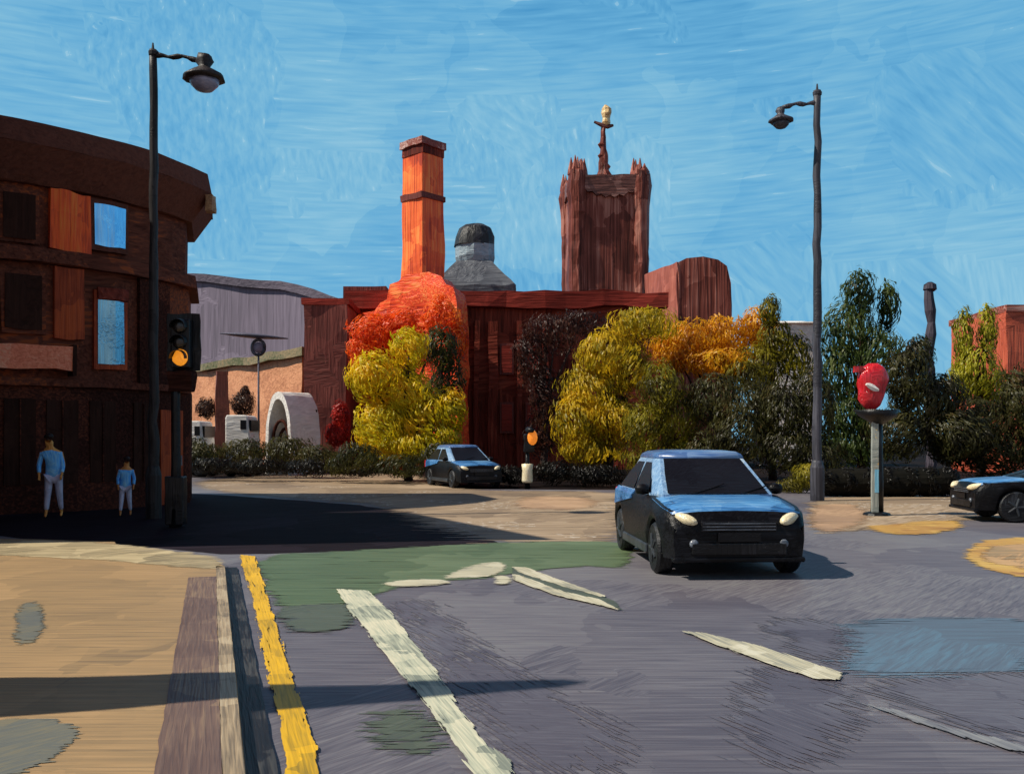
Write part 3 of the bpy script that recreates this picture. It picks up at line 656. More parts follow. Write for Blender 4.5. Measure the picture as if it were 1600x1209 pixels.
# ================================================================== PEOPLE
def person(label, px, D, h, top, mats, lean, hood=False, group=None):
    t = thing('person', label, 'person', (XX(px, D), D, 0), R(20))
    k = h/1.72
    V = [(0,0,.95,.135),(0,0,1.2,.13),(lean*.5,0,1.40,.15),(lean*.75,0,1.50,.055),(lean,0,1.585,.105),(lean,-.01,1.67,.12)]
    E = [(0,1),(1,2),(2,3),(3,4),(4,5)]
    def add(p, *chain):
        for q in chain:
            V.append(q); E.append((p, len(V)-1)); p = len(V)-1
        return p
    for sg in (-1, 1):
        st = sg*.05
        add(0, (sg*.09,0,.88,.10), (sg*.10+st*.2,-.03+sg*.04,.5,.06), (sg*.10+st*.8,sg*.12,.09,.04), (sg*.10+st*.8,sg*.12-.16,.035,.03))
        e = add(2, (lean*.5+sg*.19,0,1.37,.06), (lean*.5+sg*.25,-.03,1.12,.045), (lean*.5+sg*.22,-.16,.92,.032), (lean*.5+sg*.21,-.20,.86,.026))
        for f in range(4): add(e, (lean*.5+sg*(.19+.012*f),-.235-.004*f,.80+.004*f,.008))
        add(e, (lean*.5+sg*.185,-.24,.85,.009))
    add(4, (lean,-.085,1.60,.018))
    def skin(name, VV, EE, mat, par, lev=1):
        me = bpy.data.meshes.new(name); me.from_pydata([(x*k,y*k,z*k) for x,y,z,_ in VV], EE, []); me.materials.append(mat)
        o = bpy.data.objects.new(name, me); col.objects.link(o); o.parent = par
        sm = o.modifiers.new('skin', 'SKIN'); sm.use_smooth_shade = True
        for i, q in enumerate(VV): me.skin_vertices[0].data[i].radius = (q[3]*k, q[3]*k*.85)
        me.skin_vertices[0].data[0].use_root = True
        ss = o.modifiers.new('sub', 'SUBSURF'); ss.levels = lev; ss.render_levels = lev
        return o
    body = skin('body', V, E, mats[0], t)
    # jacket: flares at the hem
    J = [(0,0,.80,.19),(0,0,1.0,.175),(0,0,1.22,.165),(lean*.5,0,1.37,.145),(lean*.6,0,1.44,.08)]; JE = [(0,1),(1,2),(2,3),(3,4)]
    for sg in (-1, 1):
        b0 = len(J); J += [(lean*.5+sg*.18,0,1.36,.075),(lean*.5+sg*.235,-.03,1.12,.06),(lean*.5+sg*.22,-.15,.95,.05)]; JE += [(3,b0),(b0,b0+1),(b0+1,b0+2)]
    skin('jacket', J, JE, mats[1], t, 2)
    T = [(0,0,.90,.15)]; TE = []
    for sg in (-1, 1):
        st = sg*.05; b0 = len(T); T += [(sg*.09,0,.84,.12),(sg*.10+st*.2,-.03+sg*.04,.5,.085),(sg*.10+st*.75,sg*.11,.14,.06)]; TE += [(0,b0),(b0,b0+1),(b0+1,b0+2)]
    skin('trousers', T, TE, mats[2], t, 1)
    bm = nb(); bmesh.ops.create_icosphere(bm, subdivisions=2, radius=.10*k)
    for v in bm.verts:
        v.co.z = max(v.co.z, -.01*k); v.co += noise.noise_vector(v.co*30)*.008
        v.co += Vector((lean*k, .04*k, 1.715*k))
    obj('hair', bm, M['hair'], t, True)
    return t
person('adult walking in a blue jacket and grey trousers past the corner building', 84, 20.4, 1.70, 0, (M['skin_orange'], M['jacket'], M['trousers']), -.10)
person('small child in blue top and lilac trousers near the traffic light', 196, 20.8, 1.22, 0, (M['skin'], M['jacket'], M['trousers']), .04)

# ================================================================== CARS
def car(name, label, loc, rz, Lc=3.8, Wc=1.78, Hc=1.49, blue='car_sky_sheen', roofm='car_roof_sheen', low=False, group='cars on the road'):
    """front points to local -y"""
    t = thing(name, label, 'car', loc, rz, group)
    hw = Wc/2; fr = -Lc/2; re = Lc/2; wb = Lc*.325; wr = .31
    belt = .93 if not low else .86
    def zb(y, outer):
        z = .20
        for c in (-wb-.02, wb-.02):
            if outer and abs(y-c) < wr+.07: z = max(z, .03+math.sqrt(max(0, (wr+.07)**2-(y-c)**2))+.28-.02)
        if y < fr+.15: z = max(z, .24)
        return z
    def ztop(y):
        u = (y-fr)/Lc
        if u < .03: return .62+.16*(u/.03)
        if u < .30: return .78+(belt-.78)*((u-.03)/.27)**.7
        if u < .93: return belt+.03*(u-.3)
        return belt+.02-.10*((u-.93)/.07)**2
    def hwid(y):
        u = (y-fr)/Lc
        f = 1.0
        if u < .12: f = .86+.14*math.sin(u/.12*math.pi/2)
        if u > .90: f = 1-.10*((u-.90)/.10)**2
        return hw*f
    ys = [fr, fr+.04, fr+.10, fr+.18]+[fr+.25+i*(Lc-.45)/44 for i in range(45)]+[re-.12, re-.05, re]
    bm = nb(); rr = []
    for y in ys:
        w = hwid(y); zt = ztop(y); z1 = zb(y, True); z0 = .22
        half = [(0,z0), (w*.62,z0), (w*.80,z0), (w*.80,max(z1-.0,z0)), (w*.97,max(z1,z0+.02)), (w,max(z1+.05,.45)), (w*.995,max(z1+.09,.62)), (w*.975,zt-.07), (w*.92,zt-.015), (w*.55,zt+.015), (0,zt+.025)]
        ring = [Vector((x,y,z)) for x, z in half]+[Vector((-x,y,z)) for x, z in half[::-1][1:-1]]
        rr.append(ring)
    rings(bm, rr); body = obj('body', bm, M['car_black'], t, True)
    es = body.modifiers.new('split', 'EDGE_SPLIT'); es.split_angle = R(40)
    # cabin
    yA, yR0, yR1, yC = fr+Lc*.24, fr+Lc*.46, fr+Lc*.82, fr+Lc*.965
    zr = Hc; wbz = hw*.90; wrz = hw*.67
    def cabin_pt(u, v):   # u along: 0..3 keys, v: 0 belt .. 1 roof
        pass
    bm = nb()
    lo = [(wbz*.86,yA),(wbz,yA+.35),(wbz,yC-.3),(wbz*.84,yC)]
    hi = [(wrz*.94,yR0),(wrz,yR0+.25),(wrz,yR1-.2),(wrz*.90,yR1)]
    def ring(pts, z, dz=0): return [Vector((x,y,z+dz)) for x, y in pts]+[Vector((-x,y,z+dz)) for x, y in pts[::-1]]
    mid = [((a[0]*.42+b[0]*.58)*1.015, a[1]*.45+b[1]*.55) for a, b in zip(lo, hi)]
    hi2 = [(x*.86, y*.90+.06) for x, y in hi]
    zm = belt+(zr-.11-belt)*.55
    rings(bm, [ring(lo, belt-.06), ring(lo, belt+.01), ring(mid, zm), ring(hi, zr-.11)])
    obj('cabin', bm, M['car_pale'] if not low else M['car_sky_sheen'], t)
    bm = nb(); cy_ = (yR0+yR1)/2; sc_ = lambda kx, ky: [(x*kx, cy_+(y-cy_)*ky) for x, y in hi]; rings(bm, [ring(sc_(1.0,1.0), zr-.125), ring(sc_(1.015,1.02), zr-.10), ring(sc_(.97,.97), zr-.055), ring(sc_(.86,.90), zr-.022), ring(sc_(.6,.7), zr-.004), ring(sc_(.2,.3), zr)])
    obj('roof', bm, M[roofm], t, True)  # roof blue is the sky's reflection put into the colour
    # glass panels, slightly proud
    def panel(nm, q, par=t, off=.012, m='car_glass', inset=.06):
        q = [Vector(p) for p in q]; c = sum(q, Vector())/4; q = [p.lerp(c, inset) for p in q]
        n = (q[1]-q[0]).cross(q[3]-q[0]).normalized()
        if n.dot(c-Vector((0,.2,belt-.1))) < 0: n = -n
        bm = nb(); rings(bm, [[p+n*(-.02) for p in q], [p+n*off for p in q]]); return obj(nm, bm, M[m], par)
    def lp(i, sx, which):
        pts, z = {'lo': (lo, belt+.02), 'mid': (mid, zm), 'hi': (hi, zr-.12)}[which]
        return (pts[i][0]*sx, pts[i][1], z)
    # windscreen in two bands to follow the cabin
    bm = nb()
    def scr(i, off):
        out_ = []
        for w_ in ('lo','mid','hi'):
            for f in (-.92,-.5,0,.5,.92):
                p = lp(i, 1, w_); out_.append(Vector((p[0]*f, p[1]+off*(1-abs(f)**3*.2), p[2]+.006)))
        return out_
    for i, off, nm in ((0,-.015,'windscreen'),(3,.015,'rear_window')):
        bm = nb(); A = [bm.verts.new(p) for p in scr(i, off)]; B_ = [bm.verts.new(p-Vector((0,off*1.2,0))) for p in scr(i, off)]
        for r_ in range(2):
            for c_ in range(4):
                k = r_*5+c_; bm.faces.new((A[k],A[k+1],A[k+6],A[k+5])); bm.faces.new((B_[k],B_[k+5],B_[k+6],B_[k+1]))
        obj(nm, bm, M['car_glass'], t, True)
    for sx in (-1, 1):
        ya = lo[1][1]; yc = lo[2][1]; ym = ya+(yc-ya)*.48; hm = hi[1][1]+(hi[2][1]-hi[1][1])*.46; mm = mid[1][1]+(mid[2][1]-mid[1][1])*.47
        for y0, y1, m0, m1, h0, h1 in ((ya-.05, ym-.04, mid[1][1]-.03, mm-.04, hi[1][1]-.0, hm-.03), (ym+.04, yc+.02, mm+.04, mid[2][1]+.03, hm+.03, hi[2][1])):
            bm = nb(); o_ = .012
            A = [Vector(((wbz+o_)*sx,y0,belt+.03)), Vector(((wbz+o_)*sx,y1,belt+.03)), Vector(((mid[1][0]+o_)*sx,m1,zm)), Vector(((mid[1][0]+o_)*sx,m0,zm)), Vector(((wrz+o_)*sx,h1-.02,zr-.14)), Vector(((wrz+o_)*sx,h0+.02,zr-.14))]
            v = [bm.verts.new(p) for p in A]+[bm.verts.new(p-Vector((.02*sx,0,0))) for p in A]
            for q in ((0,1,2,3),(3,2,4,5),(6,9,8,7),(9,11,10,8)): bm.faces.new([v[i] for i in q])
            obj('side_window', bm, M['car_glass'], t)
    # bonnet panel of the dark car, sky reflection painted on as blue
    bm = nb(); rr = []
    for i in range(9):
        y = fr+.12+(yA+.06-fr-.12)*i/8; w = hwid(y); zt = ztop(y)
        rr.append([Vector((w*f, y, zt+.025-(.0 if abs(f) < .6 else .055*(abs(f)-.6)/.34)+.008)) for f in (-.93,-.75,-.55,-.25,0,.25,.55,.75,.93)]+[Vector((w*f, y, zt-.09)) for f in (.90,-.90)])
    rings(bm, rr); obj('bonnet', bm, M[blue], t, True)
    # rear shoulder panels, blue sky reflection painted on
    for sx in (-1, 1):
        bm = nb(); rr = []
        for i in range(9):
            y = fr+Lc*.56+(Lc*.36)*i/8; w = hwid(y); zt = ztop(y); hgt = .04+.16*i/8
            rr.append([Vector((sx*(w*.93),y,zt+.0)), Vector((sx*(w*.985+.006),y,zt-.06)), Vector((sx*(w+.008),y,zt-.07-hgt)), Vector((sx*w*.95,y,zt-.07-hgt)), Vector((sx*w*.9,y,zt-.02))])
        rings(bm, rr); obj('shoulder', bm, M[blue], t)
        # mirror
        bm = nb(); lathe(bm, [(.01,-.10),(.06,-.08),(.075,0),(.06,.07),(.01,.09)], (sx*(hw*.98),yA+.42,belt+.06), 10, 'x'); obj('wing_mirror', bm, M['car_black'], t, True)
        # headlights
        bm = nb(); y = fr+.06; w = hwid(fr+.08)
        c = Vector((sx*w*.77, fr+.055, .70)); rr = []
        for a, (sxx, szz) in ((-.05,(.115,.055)),(.03,(.13,.068)),(.14,(.11,.06))):
            rr.append([c+Vector((math.cos(q)*sxx, a+abs(math.cos(q))*.02*0+.08*(sx*math.cos(q)), math.sin(q)*szz+.03*sx*math.cos(q))) for q in [2*math.pi*j/14 for j in range(14)]])
        rings(bm, rr); hl = obj('headlight', bm, M['headlight'], t, True)
        bm = nb(); lathe(bm, [(.01,0),(.05,.004),(.055,.04)], (sx*w*.66, fr-.03, .42), 10, 'y'); obj('fog_lamp', bm, M['chrome'], t, True)
        bm = nb(); box(bm, (sx*hwid(re-.1)*.86, re-.02, .78), (.2,.1,.26)); obj('tail_light', bm, M['red_head'], t, bevel=.02)
        # sill
        bm = nb(); box(bm, (sx*(hw*.93),-.02,.26), (.14,wb*2-.75,.12)); obj('sill', bm, M['rim'], t, bevel=.02)
        for yy in (-wb-.02, wb-.02):
            o_ = bpy.data.objects.new('wheel', None)
            bm = nb(); prof = [(.19,-.10),(wr-.03,-.105),(wr,-.07),(wr,.07),(wr-.03,.105),(.19,.10)]
            lathe(bm, prof, (sx*(hw-.115),yy,wr), 28, 'x'); wl = obj('wheel', bm, M['tyre'], t, True)
            e2 = wl.modifiers.new('split', 'EDGE_SPLIT'); e2.split_angle = R(40)
            bpy.data.objects.remove(o_)
            bm = nb(); lathe(bm, [(.19,.02),(.185,.075),(.15,.07),(.05,.05),(.04,.085),(.01,.09)] if sx > 0 else [(.19,-.02),(.185,-.075),(.15,-.07),(.05,-.05),(.04,-.085),(.01,-.09)], (sx*(hw-.10),yy,wr), 20, 'x')
            for j in range(5):
                a = 2*math.pi*j/5; p = Vector((sx*(hw-.10)+sx*.085, yy+math.cos(a)*.11, wr+math.sin(a)*.11))
                tube(bm, [(p.x,yy,wr),(p.x, yy+math.cos(a)*.18, wr+math.sin(a)*.18)], [.03,.022], 6)
            obj('rim', bm, M['rim'], wl)
    # grille, plate, bumper lip
    bm = nb(); box(bm, (0,fr-.004,.62), (hw*1.0,.03,.12)); 
    g = obj('grille', bm, M['signal_black'], t, bevel=.01)
    for i in range(3):
        bm = nb(); box(bm, (0,fr-.024,.585+i*.035), (hw*.96,.012,.008)); obj('grille_bar', bm, M['chrome'], g)
    bm = nb(); box(bm, (0,fr-.012,.36), (hw*1.25,.04,.14)); obj('lower_grille', bm, M['signal_black'], t, bevel=.015)
    bm = nb(); box(bm, (0,fr-.022,.50), (.5,.02,.105)); obj('number_plate', bm, M['car_glass'], t)
    bm = nb(); box(bm, (0,fr+.02,.235), (hw*1.75,.10,.06)); obj('bumper_lip', bm, M['car_black'], t, bevel=.02)
    for sx in (-.3, .32):
        bm = nb(); tube(bm, [(sx,yA-.02,belt+.03),(sx+.3,yA+.12,belt+.10),(sx+.42,yA+.16,belt+.14)], .009, 5); obj('wiper', bm, M['signal_black'], t)
    return t
car('hatchback_car', 'black hatchback with sky reflection painted on its bonnet and cream headlights on the road at right', (2.53, 13.02, 0), R(3))
car('oncoming_car', 'distant dark car with a sky reflection painted on its roof beside the orange lit crossing signal', (XX(722, 34.4), 34.6, 0), R(22), 4.0, 1.75, 1.50)
car('parked_car', 'dark low car with sky reflection painted on its bonnet, cut off by the right edge', (XX(1612, 20)+.62, 19.6, 0), R(-97), 4.3, 1.75, 1.30, low=True)

# ================================================================== TREES AND SHRUBS
def dabs(bm, centre, rad, n, size, up=.6, seed=0, shape=None, hollow=.6):
    rnd = random.Random(seed)
    for _ in range(n):
        while True:
            p = Vector((rnd.uniform(-1,1), rnd.uniform(-1,1), rnd.uniform(-1,1)))
            if p.length < 1: break
        if p.length < hollow: p = p.normalized()*rnd.uniform(hollow, 1)
        q = Vector((p.x*rad[0], p.y*rad[1], p.z*rad[2]))
        q *= 1+.35*noise.noise(Vector((p.x*2+seed, p.y*2, p.z*2)))
        c = Vector(centre)+q
        nrm = (p.normalized()+Vector((rnd.gauss(0,.28), rnd.gauss(0,.28), rnd.gauss(0,.28)))).normalized()
        fl = noise.noise_vector(c*.55+Vector((seed, 0, 0))); d = Vector((fl.x*1.6+rnd.gauss(0,.25), fl.y+rnd.gauss(0,.25), (up+.25)+fl.z*.8+rnd.gauss(0,.2)))
        d = (d-nrm*d.dot(nrm)).normalized(); s_ = nrm.cross(d)
        l = size*rnd.uniform(.6,1.5); w = size*rnd.uniform(.14,.30)
        cv = nrm*l*.16
        v = [bm.verts.new(c+x) for x in (-d*l*.5-s_*w*.35-cv, -d*l*.5+s_*w*.3-cv, -d*l*.05+s_*w*.55, d*l*.5+s_*w*.25-cv, d*l*.6-s_*w*.15-cv, d*l*.0-s_*w*.55)]
        bm.faces.new((v[0],v[1],v[2],v[5])); bm.faces.new((v[5],v[2],v[3],v[4]))
def tree(name, label, px, D, lobes, mat, size=.42, dens=1.0, cat='tree', trunk=True, seed=0, bark='bark', group=None, up=.6, core=None):
    """lobes: (px, py, half width px, half height px) of each clump in the crown; depth is as wide"""
    bx = XX(px, D); t = thing(name, label, cat, (bx, D, 0), 0, group)
    s = D/F; rnd = random.Random(seed+5)
    cs = []
    for i, (x, y, a, b) in enumerate(lobes):
        dy = rnd.uniform(-.5,.5)*a*s
        cs.append((Vector((XX(x, D)-bx, dy, ZZ(y, D))), (a*s, a*s*.9, b*s)))
    if trunk:
        top = max(c[0].z for c in cs)
        bm = nb(); n = 8
        tube(bm, [(.08*math.sin(i*1.3+seed), .06*math.cos(i+seed), top*.9*i/n) for i in range(n+1)], [.16*(1-.8*i/n)+.03 for i in range(n+1)], 8)
        for c, r in cs:
            z0 = min(c.z*.45, top*.5); tube(bm, [(0,0,z0), c*.5+Vector((0,0,z0*.5)), c+Vector((0,0,r[2]*.4))], [.08,.055,.02], 6)
        obj('trunk', bm, M[bark], t, True)
    bm = nb()
    for i, (c, r) in enumerate(cs):
        area = r[0]*r[2]; size_ = size*.56; n = int(area*680*dens/(size/.42)**2)+80
        dabs(bm, c, r, n, size_, up, seed*31+i)

    obj('crown', bm, L[mat], t, keep=True)
    return t
# the flame-coloured tree at the chimney foot
tree('autumn_tree', 'flame orange autumn tree in front of the sunlit orange brick wing', 640, 46, [(585,522,44,34),(566,550,28,36),(628,515,38,32),(690,500,32,36),(714,535,18,34),(650,545,40,30)], 'flame', .5, 1.9, seed=1, up=.2)
tree('lime_tree', 'lime green and yellow autumn tree left of the distant dark car', 636, 39, [(640,545,34,34),(590,590,46,42),(630,620,52,56),(575,595,34,26),(660,660,48,56),(600,670,50,50),(708,640,24,40),(645,700,74,26),(700,690,26,30)], 'lime', .5, 1.5, seed=2, up=.5)
tree('evergreen_tree', 'dark green tree between the lime green tree and the red mill', 690, 41.5, [(690,545,34,36),(700,590,28,46),(680,640,40,50)], 'darkgreen', .4, 1.3, seed=3)
tree('low_shrub', 'dark green low shrub under the lime green tree', 588, 37, [(560,715,42,24),(630,728,50,20),(690,712,34,24),(530,728,24,16)], 'darkgreen', .35, 1.3, 'shrub', False, seed=4, group='shrubs at the road edge')
tree('bare_tree', 'dark purple brown half bare tree in front of the red mill', 850, 46, [(870,520,58,34),(830,560,32,50),(910,505,44,22),(850,620,28,54),(845,680,30,40)], 'purplebare', .42, .8, seed=5)
tree('yellow_tree', 'broad golden yellow tree in front of the mill, above the black hatchback', 950, 39.5, [(1005,508,60,30),(950,555,54,44),(930,610,54,54),(905,660,48,50),(960,660,50,44),(925,705,58,26),(985,580,36,42)], 'yellow', .5, 1.5, seed=6, up=1.4)
tree('amber_tree', 'amber orange tree below the dark brick block', 1120, 42, [(1070,535,60,36),(1135,530,54,38),(1188,512,32,36),(1120,570,62,28),(1050,560,34,32)], 'amber', .45, 1.7, seed=7, up=.8)
tree('slim_tree', 'slim yellow green tree left of the right hand street lamp', 1205, 40.5, [(1203,488,18,28),(1215,535,30,40),(1245,560,32,44),(1190,575,40,44),(1160,590,40,30)], 'olive', .42, 1.3, seed=8, up=1.2)
tree('dark_bush', 'dark olive bush right of the golden tree, behind the black hatchback', 1035, 36, [(1030,610,38,44),(1060,650,46,52),(1010,670,40,50),(1075,710,50,34),(1020,725,50,28)], 'olive', .38, 1.2, 'bush', False, seed=9, up=1.0)
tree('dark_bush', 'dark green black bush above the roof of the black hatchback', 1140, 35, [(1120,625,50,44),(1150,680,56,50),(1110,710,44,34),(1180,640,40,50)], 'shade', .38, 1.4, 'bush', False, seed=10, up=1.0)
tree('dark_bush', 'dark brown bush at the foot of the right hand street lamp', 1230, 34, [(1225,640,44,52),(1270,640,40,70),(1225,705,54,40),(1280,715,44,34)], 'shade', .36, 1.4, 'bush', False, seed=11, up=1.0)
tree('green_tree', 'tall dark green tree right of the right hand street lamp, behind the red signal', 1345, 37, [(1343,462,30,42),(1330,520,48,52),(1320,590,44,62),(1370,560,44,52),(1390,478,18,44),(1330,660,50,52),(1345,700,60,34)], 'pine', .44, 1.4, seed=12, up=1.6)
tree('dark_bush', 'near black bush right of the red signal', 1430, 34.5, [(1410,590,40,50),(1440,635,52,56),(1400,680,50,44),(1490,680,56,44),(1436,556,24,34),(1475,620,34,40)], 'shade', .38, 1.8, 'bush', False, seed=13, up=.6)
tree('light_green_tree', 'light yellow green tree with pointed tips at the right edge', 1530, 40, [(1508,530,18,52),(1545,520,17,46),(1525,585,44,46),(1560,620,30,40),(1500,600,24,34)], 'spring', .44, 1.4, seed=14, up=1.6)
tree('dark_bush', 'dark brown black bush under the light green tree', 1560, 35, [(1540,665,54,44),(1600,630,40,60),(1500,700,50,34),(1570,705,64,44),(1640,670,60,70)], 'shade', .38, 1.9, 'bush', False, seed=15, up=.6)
tree('low_shrub', 'small olive shrub beside the left end of the black hedge', 1270, 30, [(1262,742,30,20),(1240,760,26,14)], 'olive', .25, 1.4, 'shrub', False, seed=16, group='shrubs at the road edge')
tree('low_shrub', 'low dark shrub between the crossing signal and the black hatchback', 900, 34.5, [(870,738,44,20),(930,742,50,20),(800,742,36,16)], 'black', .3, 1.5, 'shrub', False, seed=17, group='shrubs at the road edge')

# long clipped hedge at right
D = 28.2
t = thing('clipped_hedge', 'long low black clipped hedge behind the pale post of the red signal', 'hedge', (XX(1380, D), D, 0))
bm = nb(); rr = []; x0, x1 = XX(1268, D)-XX(1380, D), XX(1500, D)-XX(1380, D); n = 26
for i in range(n+1):
    u = i/n; x = x0+(x1-x0)*u; k = min(1, math.sqrt(min(1, max(0.02, u*9)))); k = min(k, math.sqrt(min(1, max(.02, (1-u)*9))))
    zc = .40; rr.append([Vector((x, .5*k*math.cos(a), zc+.39*k*math.sin(a)*(1 if math.sin(a) < 0 else 1.05))) for a in [2*math.pi*j/16 for j in range(16)]])
rings(bm, rr); rough(bm, .25, .05, 3, 2)
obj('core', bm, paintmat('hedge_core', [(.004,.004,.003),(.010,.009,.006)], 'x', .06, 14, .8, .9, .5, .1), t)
bm = nb(); rnd = random.Random(3)
for i in range(7): dabs(bm, (x0+(x1-x0)*(i+.6)/7.2, 0, .42), (.36,.54,.43), 700, .13, .2, 50+i, hollow=.93)
obj('leaves', bm, L['black'], t, keep=True)

# dark hedge and mounds at far left beyond the side street
tree('far_hedge', 'long dark brown hedge beyond the side street, in front of the tan wall', 400, 42, [(320,712,36,22),(380,708,44,24),(450,706,44,26),(500,716,36,22),(300,706,24,24)], 'shade', .35, 1.7, 'hedge', False, seed=20)
tree('low_shrub', 'dark shrub on the verge behind the side street', 420, 39, [(330,728,46,14),(410,728,50,14),(490,730,50,14),(560,736,44,10)], 'black', .3, 1.6, 'shrub', False, seed=21, group='shrubs at the road edge')
tree('round_bush', 'small round brown bush left of the brown pier', 322, 50, [(322,638,17,18)], 'maroon', .3, 2.2, 'bush', False, seed=22)
tree('round_bush', 'rounded brown bush right of the brown pier, before the tan wall', 382, 52, [(382,632,20,22),(384,614,8,12)], 'maroon', .3, 2.2, 'bush', False, seed=23)

# ================================================================== FAR BUILDINGS
def rbox(name, t, c, s, mat, rz=0, step=1.2, amp=.12, seed=0, taper=1.0):
    bm = nb(); box(bm, c, s, rz, taper); rough(bm, step, amp, .5/step, seed); return obj(name, bm, M[mat], t)
# mill
D = 56.0
mill = thing('brick_mill', 'long dark red brick mill building behind the autumn trees', 'building', (XX(760, D), D, 0)); mx = mill.location.x
zt = ZZ(462, D)
x0, x1 = XX(545, D)-mx, XX(1035, D)-mx
rbox('wall', mill, ((x0+x1)/2, 5, zt/2-.3), (x1-x0, 10, zt-.6), 'mill', seed=1)
rbox('roof', mill, ((x0+x1)/2, 4.8, zt-.25), (x1-x0+.4, 10.6, .9), 'mill_roof', seed=2, amp=.24)
rbox('roof_block', mill, (XX(568, D)-mx, 3, ZZ(450, D)-.9), (XX(602, D)-XX(535, D), 5, 2.2), 'mill_dark', seed=3)
for px, w in ((770,14),(812,9),(745,8),(852,9)):
    rbox('pier', mill, (XX(px, D)-mx, -.15, zt/2-.7), (w*D/F, .4, zt-1.6), 'mill', seed=px, amp=.1)
for px in (792,832):
    for z in (3.0, 6.4):
        bm = nb(); box(bm, (XX(px, D)-mx, -.12, z), (.8,.18,1.8)); w = obj('window', bm, M['mill_dark'], mill)
        bm = nb(); box(bm, (XX(px, D)-mx, -.23, z), (.6,.06,1.55)); obj('pane', bm, M['mill_roof'], w)
# left dark block
D = 51.5
lb = thing('brick_annexe', 'dark maroon brick block left of the flame orange tree', 'building', (XX(508, D), D, 0)); lx = lb.location.x
zt = ZZ(474, D)
rbox('wall', lb, (0, 2.2, zt/2), (XX(542, D)-XX(476, D), 4.4, zt), 'mill_dark', seed=5)
rbox('parapet', lb, (0, 2.2, zt+.1), (XX(545, D)-XX(474, D), 4.6, .35), 'mill_roof', seed=6)
tree('red_shrub', 'small crimson shrub at the foot of the maroon brick block', 530, 49, [(532,650,14,26),(524,680,18,20),(538,670,10,30)], 'red', .4, 2.0, 'shrub', False, seed=24)
# sunlit orange wing of the mill with a stepped gable
D = 53.0
wg = thing('brick_wing', 'bright orange sunlit brick wing with a stepped gable below the chimney', 'building', (XX(650, D), D, 0))
def wgD(px): return 55.6-(px-545)/185*4.6
bm = nb(); rr = []
for a, b in ((545,512),(556,492),(584,486),(592,472),(604,468),(610,446),(626,441),(634,430),(668,425),(690,430),(698,444),(708,450),(713,474),(716,512)):
    d = wgD(a); o = wg.location
    rr.append([Vector((XX(a, d)-o.x, d-D, 0)), Vector((XX(a, d)-o.x, d-D, ZZ(b, d))), Vector((XX(a, d)-o.x+.5, d-D+1.6, ZZ(b, d)-.1)), Vector((XX(a, d)-o.x+.5, d-D+1.6, 0))])
rings(bm, rr); rough(bm, .8, .16, .7, 4); obj('wall', bm, M['flame_brick'], wg)
# chimney
D = 70.0
ch = thing('brick_chimney', 'tall square orange brick chimney with one side sunlit', 'chimney', (XX(661, D), D, 0), R(45+3))
s = D/F
bm = nb(); H = ZZ(236, D); rr = []
for i in range(31):
    u = i/30; w = (76-14*u)*s/math.sqrt(2)/2; z = H*u; j = [noise.noise(Vector((z*.35, q*9, 0)))*.09 for q in range(4)]
    rr.append([Vector((sx*(w+j[q]), sy*(w+j[q]), z)) for q, (sx, sy) in enumerate(((-1,-1),(1,-1),(1,1),(-1,1)))])
rings(bm, rr); obj('shaft', bm, M['chimney'], ch)
w = 62*s/math.sqrt(2)
rbox('plinth', ch, (0,0,ZZ(462, D)/2), (w+2.0, w+2.0, ZZ(462, D)), 'chimney', seed=18, step=1.0, amp=.12, taper=.86)
rbox('band', ch, (0,0,ZZ(312, D)), (w+.28, w+.28, .42), 'mill_dark', seed=8, step=.6, amp=.1)
rbox('cap', ch, (0,0,ZZ(240, D)), (w+.12, w+.12, .7), 'mill', seed=9, step=.6, amp=.08)
rbox('cap_stone', ch, (0,0,ZZ(229, D)), (w+.36, w+.36, .5), 'chimney_cap', seed=10, step=.5, amp=.09)
# domed lantern
D = 76.0
dm = thing('domed_lantern', 'grey slate lantern with a dark domed cap beside the brick chimney', 'roof lantern', (XX(742, D), D, 0)); s = D/F
def hipring(w, z, n=16, sq=0):
    out_ = []
    for i in range(n):
        a = 2*math.pi*i/n; c, q = math.cos(a), math.sin(a); k = (1-sq)+sq/max(abs(c), abs(q)); out_.append(Vector((c*w*k, q*w*k, z)))
    return out_
bm = nb(); rings(bm, [hipring(64*s, 0, 16, 1), hipring(64*s, ZZ(455, D), 16, 1), hipring(46*s, ZZ(436, D), 16, 1), hipring(28*s, ZZ(412, D), 16, .8)]); rough(bm, 1.0, .1, .7, 3); obj('hipped_roof', bm, M['slate'], dm)
bm = nb(); rings(bm, [hipring(27*s, ZZ(416, D)), hipring(31*s, ZZ(404, D)), hipring(31*s, ZZ(384, D))]); rough(bm, .8, .12, .9, 4); obj('drum', bm, M['slate_light'], dm)
bm = nb(); rings(bm, [hipring(32*s, ZZ(386, D)), hipring(30*s, ZZ(370, D)), hipring(24*s, ZZ(358, D)), hipring(14*s, ZZ(351, D)), hipring(1*s, ZZ(349, D))]); rough(bm, .7, .12, .9, 5); obj('dome', bm, M['slate_dark'], dm)
